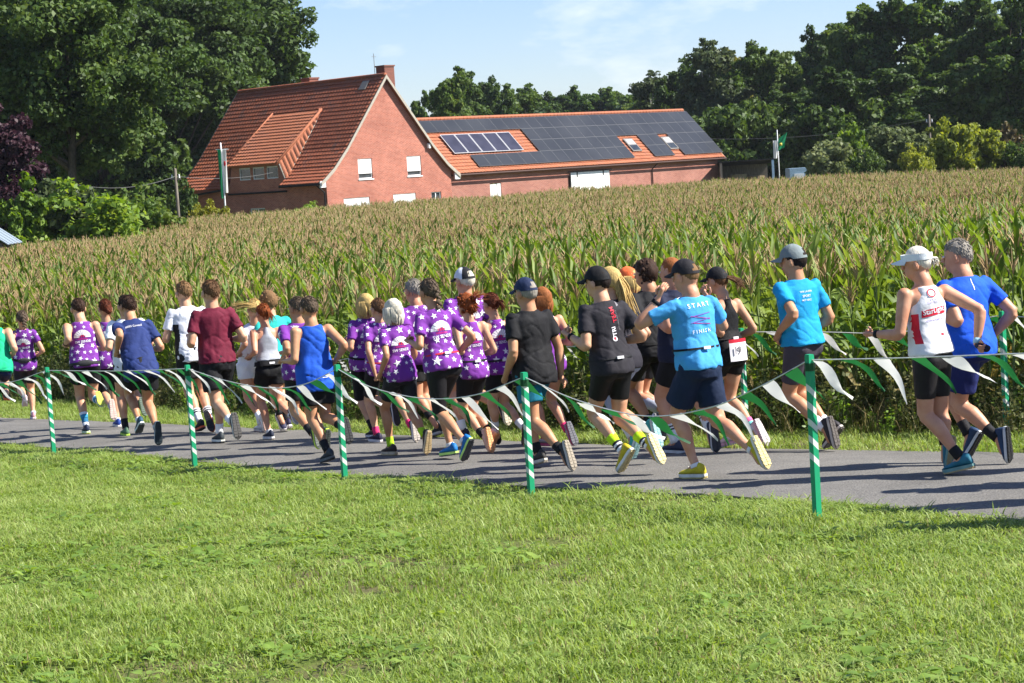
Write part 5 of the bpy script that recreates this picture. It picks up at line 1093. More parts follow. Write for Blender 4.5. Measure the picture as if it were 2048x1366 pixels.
def shoe(R, s, cols, root):
    H = R.H; T = R.toe[s]; A = R.an[s]; up_ = R.kn[s] - A; N = nrm(up_ - T * (up_ @ T)); Sd = nrm(np.cross(N, T)); L = .152 * H; fh = R.fh
    upper, mid, sole = cols
    P = lambda x, y, z: A + T * x + Sd * y + N * z
    wf = lambda x: np.interp(x, [-.32, -.26, -.1, .1, .3, .45, .58, .66, .70], [.07, .115, .135, .135, .155, .168, .148, .09, .025]) * L
    mb = MB(); rr = []
    for x, top in ((-.315, .30), (-.27, .52), (-.15, .60), (0.0, .58), (.12, .46), (.26, .33), (.42, .24), (.56, .18), (.65, .10), (.69, .03)):
        w = wf(x) * .94; zb = -fh + .028; zt_ = zb + top * L * .58; ring = []
        for k in range(12):
            a = k * 2 * math.pi / 12; cx = math.cos(a); sx_ = math.sin(a); zz = (zb + zt_) / 2 + (zt_ - zb) / 2 * sx_; ww = w * (1 if sx_ < 0 else (1 - .42 * sx_ ** 2 if x < .2 else 1 - .2 * sx_ ** 2))
            ring.append(P(x * L, cx * ww, zz))
        rr.append(np.array(ring))
    mb.loft(rr, 0); 
    for k in range(4): x = .10 + k * .065; mb.tube([P(x * L, -.06 * L, -fh + .03 + (.44 - k * .05) * L * .58), P(x * L, 0, -fh + .036 + (.47 - k * .05) * L * .58), P(x * L, .06 * L, -fh + .03 + (.44 - k * .05) * L * .58)], .004, 4, mi=1)
    o = link('shoe', mb.mesh('shoe', [upper, mid], off=R.root, smooth=True), root)
    xs_ = np.linspace(-.34, .70, 15)
    def slab(z0, z1, k, mi, extra=0.0):
        rr = []
        for x in xs_:
            w = wf(max(x, -.319)) * k; sp = .05 * L * max(0, (x - .45) / .25) ** 2; hl = .02 * L * max(0, (-.2 - x) / .14)
            rr.append(np.array([P(x * L, -w, z0 + sp + hl), P(x * L, w, z0 + sp + hl), P(x * L, w * .97, z1 + sp * .6), P(x * L, -w * .97, z1 + sp * .6)]))
        m_ = MB(); m_.loft(rr, mi); return m_
    a = slab(-fh + .008, -fh + .031, 1.03, 0); b = slab(-fh, -fh + .010, 1.0, 1); a.add(b.arr(), b.f, 1)
    for i in range(9):                                           # tread blocks
        x = -.28 + i * .105
        for sg in (-1, 1):
            c = P(x * L, sg * wf(x) * .52, -fh - .001 + .05 * L * max(0, (x - .45) / .25) ** 2); a.box(c, T * .040 * L, Sd * wf(x) * .40, N * .003, 1)
    link('sole', a.mesh('sole', [mid, sole], off=R.root, smooth=False), o)
def sock(R, s, parts, root):
    A, K = R.an[s], R.kn[s]; d = nrm(K - A); H = R.H
    for h0, h1, m in parts:
        n = 4; P = [A + d * (h0 + (h1 - h0) * i / n) - nrm(R.F) * .006 * (h0 > .1) for i in range(n + 1)]; rad = [float(np.interp(h, [0, .05, .10, .18, .26], [.0225, .0222, .0225, .029, .036])) * H * (.75 + .25 * R.sp.get('bulk', 1)) + .002 for h in np.linspace(h0, h1, n + 1)]
        mb = MB(); mb.tube(P, rad, 12, pole=.001); link('sock', mb.mesh('sock', m, off=R.root, smooth=True), root)
# --------------------------------------------------------------- hair and headgear
def hair_shell(R, mb, low_back=-.75, low_side=-.15, low_front=.42, thick=1.10, bump=.05, seed=0, nu=34, nv=24, freq=7, tufts=0):
    l, f, u = R.hf; H = R.H; hs = R.hsz; c = R.head + u * .008 * H - f * .006 * H; V = []; ax = np.array([.0435, .055, .058]) * H * hs
    for i in range(nv + 1):
        ph = math.pi * i / nv
        for j in range(nu):
            th = 2 * math.pi * j / nu; V.append((math.sin(ph) * math.cos(th), math.sin(ph) * math.sin(th), math.cos(ph)))
    V = np.array(V); fr = V[:, 1]; lim = np.where(fr > 0, low_side + (low_front - low_side) * np.clip(fr * 1.25, 0, 1), low_side + (low_back - low_side) * np.clip(-fr * 1.3, 0, 1))
    lim = lim + (vnoise(V * 5 + seed, seed + 3) - .5) * .34
    inside = V[:, 2] < lim; nz_ = vnoise(V * freq + seed * 3.3, seed) - .5
    thick = min(thick, 1.05) if R.sp.get('cap') else thick; edge = np.clip((V[:, 2] - lim) / .40, 0, 1)
    r_ = np.where(inside, .86, .97 + (thick - .97) * edge + bump * 2 * nz_)
    W = c + (V * r_[:, None] * ax) @ np.array([l, f, u]); F = [(i * nu + j, i * nu + (j + 1) % nu, (i + 1) * nu + (j + 1) % nu, (i + 1) * nu + j) for i in range(nv) for j in range(nu)]
    mb.add(W, F)
    if tufts:
        rr = np.random.default_rng(seed + 5); ok = np.where(~inside & (V[:, 2] > lim + .08))[0]
        for i in rr.choice(ok, tufts):
            n = nrm((V[i] * ax) @ np.array([l, f, u])); d = -f * .5 - u * .6 + rr.normal(0, .22, 3); d = nrm(nrm(d - n * (d @ n)) + n * .16); p = W[i] - n * .002; q = .015 * H * rr.uniform(.6, 1.4)
            mb.tube([p, p + d * q * .6 + n * .0015, p + d * q], [.0024 * H, .002 * H, .0006 * H], 4, pole=.0005)
def strands(mb, r, root, path, n, spread, rad, flare=1.0):
    for i in range(n):
        o = r.normal(0, spread, 3); P = [root + o * .35]
        for k, p in enumerate(path): P.append(p + o * (1 + flare * k / len(path)) + r.normal(0, spread * .3, 3))
        P = smoothline(P, 3); mb.tube(P, np.linspace(rad, rad * .25, len(P)), 4, pole=.001)
def hair(R, sp, root):
    st = sp.get('hair', 'short'); l, f, u = R.hf; H = R.H; mb = MB(); r = np.random.default_rng(sum(map(ord, sp['lab'])) % 9999); sd = int(r.integers(0, 99)); bk = R.head - f * .056 * H
    if st == 'none': return
    TU = 0 if sp.get('cap') else 230
    if st == 'short': hair_shell(R, mb, -.62, -.05, .45, 1.06, .018, sd, freq=10, tufts=TU)
    elif st == 'buzz': hair_shell(R, mb, -.55, 0.0, .5, 1.04, .015, sd, freq=14)
    elif st == 'fringe': hair_shell(R, mb, -.8, -.45, .3, 1.06, .03, sd, tufts=TU)
    elif st == 'full': hair_shell(R, mb, -.72, -.30, .40, 1.12, .05, sd, freq=8, tufts=TU)
    elif st == 'bob':
        hair_shell(R, mb, -1.0, -.75, .35, 1.16, .05, sd, freq=6)
        for i in range(60):
            a = r.uniform(-2.3, 2.3); d = -f * math.cos(a) + l * math.sin(a); p = R.head + d * np.array(.052 * H) - u * .01 * H; mb.tube([p + u * .03 * H, p + d * .006 * H - u * .03 * H, p - u * r.uniform(.055, .078) * H], [.012 * H, .012 * H, .003 * H], 4)
    elif st in ('curly', 'frizzy'):
        hair_shell(R, mb, -.85, -.4, .35, 1.15, .08, sd, freq=6)
        for i in range(150 if st == 'curly' else 110):
            v = r.normal(size=3); v /= np.linalg.norm(v)
            if v[2] < (-.1 if v[1] > 0 else -.85) or (v[1] > .6 and v[2] < .5): continue
            rr = r.uniform(1.02, 1.25); c = R.head + (l * v[0] * .046 + f * v[1] * .056 + u * (v[2] * .058 + .006)) * H * rr; k = r.uniform(.007, .013) * H
            mb.ell(c, *[e * k for e in np.eye(3)], 6, 5)
        if st == 'frizzy': strands(mb, r, bk + u * .02 * H, [bk - f * .03 * H + u * .05 * H, bk - f * .04 * H + l * -.06 * H + u * .06 * H], 40, .018, .005, 1.6); strands(mb, r, bk, [bk - f * .03 * H - u * .04 * H], 40, .022, .006, 1.0)
    elif st == 'pony':
        hair_shell(R, mb, -.7, -.2, .42, 1.06, .03, sd, freq=9, tufts=TU); d = sp.get('tail', (0, -.03)); e = R.head - f * .062 * H + u * .015 * H; tip = e - f * .018 * H
        side = cr * d[0] + UP * d[1]; ln = sp.get('tlen', 1.0); strands(mb, r, e, [tip + side * .35 * ln, tip + side * .7 * ln, tip + side * 1.0 * ln - UP * .02 * ln], 46, .011, .0055, sp.get('tflare', 1.3))
    elif st == 'long':
        hair_shell(R, mb, -1.0, -.5, .42, 1.13, .04, sd, freq=6); strands(mb, r, bk + u * .02 * H, [bk - f * .02 * H - u * .06 * H, bk - f * .03 * H - u * .13 * H, bk - f * .03 * H - u * .20 * H + cr * .03], 80, .028, .008, .7)
    elif st == 'bun':
        hair_shell(R, mb, -.7, -.2, .42, 1.06, .03, sd, freq=9, tufts=TU); c = R.head - f * .066 * H - u * .02 * H
        for i in range(26): v = nrm(r.normal(size=3)); mb.ell(c + v * .016 * H, *[e * .011 * H for e in np.eye(3)], 6, 5)
        strands(mb, r, c, [c - u * .04 * H - f * .01 * H], 16, .012, .004)
    elif st == 'braid':
        hair_shell(R, mb, -.8, -.3, .42, 1.06, .03, sd, freq=10, tufts=TU); ln = sp.get('tlen', 1.0)
        for i in range(11):
            t = i / 10; c = R.head - f * (.058 + .016 * math.sin(3 * t)) * H + u * (.028 - .165 * t * ln) * H; sg = 1 if i % 2 else -1; k = (.0135 if t < .75 else .0135 - .03 * (t - .75)) * H
            mb.ell(c + l * sg * .007 * H, nrm(l * sg * .8 - u * .7) * k * 1.3, f * k * .8, nrm(u + l * sg) * k * .8, 8, 6)
    link('hair', mb.mesh('hair', hairmat(sp.get('hc', 'brown')), off=R.root, smooth=True), root)
def cap(R, sp, root):
    c = sp.get('cap')
    if not c: return
    l, f, u = R.hf; H = R.H; hs = R.hsz; ctr = R.head + u * .012 * H - f * .004 * H; ax = np.array([.0435, .055, .056]) * H * hs * 1.13
    tilt = .12; cu_ = nrm(u + f * -tilt * 0 + f * .0); mb = MB(); nu, nv = 30, 9; V = []; F = []
    z0 = .12
    if c['kind'] == 'cap':
        for i in range(nv + 1):
            ph = (math.pi / 2 - z0) * i / nv
            for j in range(nu):
                th = 2 * math.pi * j / nu; V.append(ctr + l * ax[0] * math.sin(ph) * math.cos(th) + f * ax[1] * math.sin(ph) * math.sin(th) + u * (ax[2] * math.cos(ph) - f @ UP * 0) - u * (.010 * H * (1 if math.sin(th) < 0 else 0) * i / nv))
        two = 'col2' in c; mi = []
        for i in range(nv):
            for j in range(nu):
                th = 2 * math.pi * (j + .5) / nu; back = -math.sin(th); x = math.cos(th)
                if c.get('hole', True) and back > .80 and abs(x) < .42 and nv - 5 < i < nv - 1 and abs(x) < .62 - .1 * (nv - i): continue
                F.append((i * nu + j, i * nu + (j + 1) % nu, (i + 1) * nu + (j + 1) % nu, (i + 1) * nu + j)); mi.append(1 if two and x > .25 and math.sin(th) > -.45 and i > 1 else 0)
        mb.add(V, F); mb.m = mi
        mats = [cloth(c['col']), cloth(c.get('col2', c['col']))]
        o = link('cap', mb.mesh('cap', mats, off=R.root, smooth=True), root)
    else:
        rr = []
        for zz in (-.004, .024):
            rr.append(np.array([ctr + l * ax[0] * math.cos(2 * math.pi * j / nu) * 1.0 + f * ax[1] * math.sin(2 * math.pi * j / nu) + u * (zz * H + .006 * H) for j in range(nu)]))
        mb.loft(rr, cap=False); o = link('visor_band', mb.mesh('visor_band', cloth(c['col']), off=R.root, smooth=True), root)
    mb = MB(); P = []
    for j in range(11):
        th = math.pi / 2 + (j / 10 - .5) * 1.9; rim = ctr + l * ax[0] * math.cos(th) * .98 + f * ax[1] * math.sin(th) * .98 + u * .008 * H
        out = .045 * H * math.cos((j / 10 - .5) * 2.6); P.append((rim, rim + (f * 1.0) * max(out, .003) - u * (.012 * H + .010 * H * abs(j / 10 - .5) * 2)))
    V = [p for q in P for p in q]; V += [p + u * .005 for p in V]; n = 22
    F = [(2 * j, 2 * j + 2, 2 * j + 3, 2 * j + 1) for j in range(10)] + [(n + 2 * j, n + 2 * j + 1, n + 2 * j + 3, n + 2 * j + 2) for j in range(10)] + [(2 * j + 1, 2 * j + 3, n + 2 * j + 3, n + 2 * j + 1) for j in range(10)]
    mb.add(V, F); link('visor', mb.mesh('visor', cloth(c.get('brim', c['col'])), off=R.root, smooth=True), o)
# --------------------------------------------------------------- prints on cloth
def star2(r, rot): return [(0, 0)] + [(math.cos(rot + k * math.pi / 5) * (r if k % 2 == 0 else r * .42), math.sin(rot + k * math.pi / 5) * (r if k % 2 == 0 else r * .42)) for k in range(10)]
TEXTS = {}
def back_pt(R, bvh, t, a, b, lift=.0035):
    ax = nrm(R.Ls - R.spine * (R.Ls @ R.spine)); o = R.hip + (R.neck - R.hip) * t - ax * a + R.spine * b + R.B * .5
    h = bvh.ray_cast(Vector(o), Vector(-R.B), 1.0)
    return (np.array(h[0]) + R.B * lift) if h[0] is not None else None
def decal(mb, R, bvh, pts, faces, t, mi, lift=.0035):
    Q = [back_pt(R, bvh, t, x, y, lift) for x, y in pts]
    ok = [all(Q[i] is not None for i in fc) for fc in faces]; Qz = [q if q is not None else np.zeros(3) for q in Q]
    keep = []
    for fc, k in zip(faces, ok):
        if k and max(np.linalg.norm(Qz[fc[i]] - Qz[fc[i - 1]]) for i in range(len(fc))) < .14: keep.append(fc)
    if keep: mb.add(Qz, keep, mi)
def grid_rect(x0, x1, y0, y1, nx=8, ny=4, skew=0.0):
    P = [(x0 + (x1 - x0) * i / nx, y0 + (y1 - y0) * j / ny + skew * (x0 + (x1 - x0) * i / nx)) for j in range(ny + 1) for i in range(nx + 1)]
    return P, [(j * (nx + 1) + i, j * (nx + 1) + i + 1, (j + 1) * (nx + 1) + i + 1, (j + 1) * (nx + 1) + i) for j in range(ny) for i in range(nx)]
def text_geo(s, width, x, y, rot=0.0, squash=1.0):
    V, F = TEXTS[s]; V = np.array(V); c = (V.min(0) + V.max(0)) / 2; k = width / max(V.max(0)[0] - V.min(0)[0], 1e-6); q = (V - c) * k * np.array([1, squash]); cs, sn = math.cos(rot), math.sin(rot)
    return [(x + a * cs - b * sn, y + a * sn + b * cs) for a, b in q], F
M_prW = plain('print_white', (236, 234, 238), .6); M_prR = plain('print_red', (206, 34, 58), .6); M_prM = plain('print_magenta', (172, 36, 128), .6); M_prK = plain('print_grey', (120, 116, 120), .6); M_prB = plain('print_black', (24, 24, 26), .6); M_prP = plain('print_violet', (120, 96, 190), .6); M_prS = plain('print_silver', (176, 178, 186), .35)
PM = [M_prW, M_prR, M_prM, M_prK, M_prB, M_prP, M_prS]
def prints(R, me, V, N_, sp, parent):
    pr = sp.get('print')
    if not pr: return
    polys = [tuple(p.vertices) for p in me.polygons]; bvh = BVHTree.FromPolygons([Vector(v) for v in V], polys); mb = MB(); r = np.random.default_rng(sum(map(ord, sp['lab'])) % 777); H = R.H; k = H / 1.72
    if pr == 'stars':
        zone = R.hip + (R.neck - R.hip) * .66; used = []; order = r.permutation(len(V)); vest = sp['topk'].get('kind', 'tee') != 'tee'
        for i in order:
            p = V[i]; n = nrm(N_[i]); q = p - zone; ax = nrm(R.Ls - R.spine * (R.Ls @ R.spine))
            if n @ R.B > .35 and abs(q @ ax) < .125 * k and -.115 * k < q @ R.spine < .085 * k: continue
            sz = r.choice([.024, .032, .042, .052], p=[.15, .3, .3, .25]) * k
            if any(np.linalg.norm(p - u_) < (sz + s_) * 1.28 for u_, s_ in used): continue
            if abs(n @ R.spine) > .75: continue
            used.append((p, sz)); e1 = nrm(np.cross(R.spine, n)); e2 = np.cross(n, e1); Q = []
            for x, y in star2(sz, math.pi / 2 + r.normal(0, .25)):
                o = p + e1 * x + e2 * y + n * .05; h = bvh.ray_cast(Vector(o), Vector(-n), .12); Q.append(np.array(h[0]) + n * .003 if h[0] is not None else None)
            if all(x is not None for x in Q): mb.add(Q, [(0, 1 + j, 1 + (j + 1) % 10) for j in range(10)], 0)
            if len(used) > 62: break
        sk = -.02
        for j in range(9):                                        # fan of white blocks
            a0 = math.pi * (j + .07) / 9; a1 = math.pi * (j + .93) / 9; P = []
            for t in (0, .5, 1):
                a = a0 + (a1 - a0) * t
                for rr in (.036, .070, .104): P.append((math.cos(a) * rr * k, -.035 * k + math.sin(a) * rr * .92 * k))
            decal(mb, R, bvh, P, [(i * 3 + m_, i * 3 + m_ + 1, (i + 1) * 3 + m_ + 1, (i + 1) * 3 + m_) for i in range(2) for m_ in range(2)], .66, 0)
        P, F = grid_rect(-.06 * k, .06 * k, -.060 * k, -.044 * k); decal(mb, R, bvh, P, F, .66, 2, .003)
        for j, (x, h_) in enumerate(((-.036, .022), (-.012, .034), (.012, .034), (.036, .022))):
            P, F = grid_rect((x - .006) * k, (x + .006) * k, -.034 * k, (-.034 + h_) * k, 2, 3); decal(mb, R, bvh, P, F, .66, 1, .0032)
        P, F = text_geo('SW SENDE', .19 * k, 0, -.085 * k, .05); decal(mb, R, bvh, P, F, .66, 0, .004)
    else:
        for it in pr:
            if it[0] == 't': _, s, t, x, w, rot, mi = it[:7]; P, F = text_geo(s, w, x, 0, math.radians(rot), it[7] if len(it) > 7 else 1.0); decal(mb, R, bvh, P, F, t, mi, .005)
            elif it[0] == 'r': _, t, x0, x1, y0, y1, mi = it[:7]; P, F = grid_rect(x0, x1, y0, y1, 8, 4, it[7] if len(it) > 7 else 0); decal(mb, R, bvh, P, F, t, mi, .0035)
            elif it[0] == 'o':
                _, t, x, y, ra, rb, mi = it; P = [(x + math.cos(a) * q, y + math.sin(a) * q * .9) for a in np.linspace(0, 2 * math.pi, 19)[:-1] for q in (ra, rb)]; decal(mb, R, bvh, P, [(2 * i, 2 * i + 1, (2 * i + 3) % 36, (2 * i + 2) % 36) for i in range(18)], t, mi, .004)
    if mb.n: link('print', mb.mesh('print', PM, off=R.root), parent, kind='stuff')
def belt(R, sp, root):
    b = sp.get('belt')
    if not b: return
    t, col, h, pouch = b; lo = sp['topk'].get('loose', .6); A = sections(R, .016, t - h, t + h, 1.0, lo); A = [(x, w, d) for x, w, d in A]
    mb = MB(); mb.loft(rings(R, A, 28), cap=False); B2 = [(x, w - .006, d - .006) for x, w, d in A]; mb.loft(rings(R, B2, 28), cap=False)
    o = link('belt', mb.mesh('belt', cloth(col), off=R.root, smooth=True), root)
    c = R.hip + (R.neck - R.hip) * t; d = A[len(A) // 2][2]
    if pouch:
        mb = MB(); mb.ell(c + R.B * (d + .004), R.Ls * .10 * pouch, R.B * .022, R.spine * .042, 16, 10); link('pouch', mb.mesh('pouch', cloth((58, 58, 60)), off=R.root, smooth=True), o)
    else:
        mb = MB(); mb.box(c + R.B * (d + .004), R.Ls * .03, R.B * .006, R.spine * .011); link('buckle', mb.mesh('buckle', M_prW, off=R.root), o)
def bib(R, sp, root):
    if not sp.get('bib'): return
    A = sections(R, .022, .05, .4, 1.0, .2); d = max(x[2] for x in A); c = R.hip + (R.neck - R.hip) * .12; ax = nrm(R.Ls); V = []; n = 8
    ctr = c + R.B * d + ax * .02
    for j in range(7):
        for i in range(n + 1): x = (i / n - .5); V.append(ctr - ax * x * .20 + R.spine * (.09 - .2 * j / 6) - R.B * (.25 * x * x * .3))
    mb = MB(); F = [(j * (n + 1) + i, j * (n + 1) + i + 1, (j + 1) * (n + 1) + i + 1, (j + 1) * (n + 1) + i) for j in range(6) for i in range(n)]; mb.add(V, F); mb.m = [1 if f[0] < n + 1 else 0 for f in F]
    o = link('race_bib', mb.mesh('race_bib', [M_prW, M_prR], off=R.root), root)
    P, F = text_geo('19', .075, 0, 0); mb = MB(); mb.add([ctr - ax * (-.02 + x) + R.spine * (-.012 + y) + R.B * .007 for x, y in P], F); link('number', mb.mesh('number', M_prK, off=R.root), o)
STAR = (118, 52, 148); K = (22, 22, 25)
T = lambda col, kind='tee', **k: dict(col=col, kind=kind, **k)
Bt = lambda col, ln, loose=0.0: dict(col=col, len=ln, loose=loose)
SK = {'w': [(.01, .12, (232, 232, 232))], 'k': [(.01, .10, (26, 26, 28))], 'n': [(.0, .03, (230, 230, 230))], 'lime': [(.01, .10, (176, 220, 40))], 'ny': [(.01, .035, (235, 235, 235)), (.036, .055, (30, 30, 40)), (.056, .075, (235, 235, 235)), (.076, .095, (30, 30, 40)), (.096, .17, (190, 232, 36))],
      'str': [(.01, .13, (232, 232, 232)), (.131, .142, (40, 44, 60)), (.143, .155, (232, 232, 232)), (.156, .167, (40, 44, 60)), (.168, .185, (232, 232, 232))], 'blue': [(.01, .05, (225, 228, 235)), (.051, .11, (40, 110, 150)), (.111, .16, (50, 140, 180)), (.161, .19, (225, 232, 240))], 'pink': [(.01, .09, (214, 50, 110))], 'pk2': [(.01, .06, (235, 235, 240)), (.061, .10, (120, 205, 205)), (.101, .14, (236, 110, 160))], 'sleeve': [(.02, .09, (228, 60, 100)), (.13, .30, (170, 176, 190))], 'b': [(.01, .13, (28, 28, 32))]}
def S(u, m=(226, 226, 222), s=(60, 58, 56)): return (u, m, s)
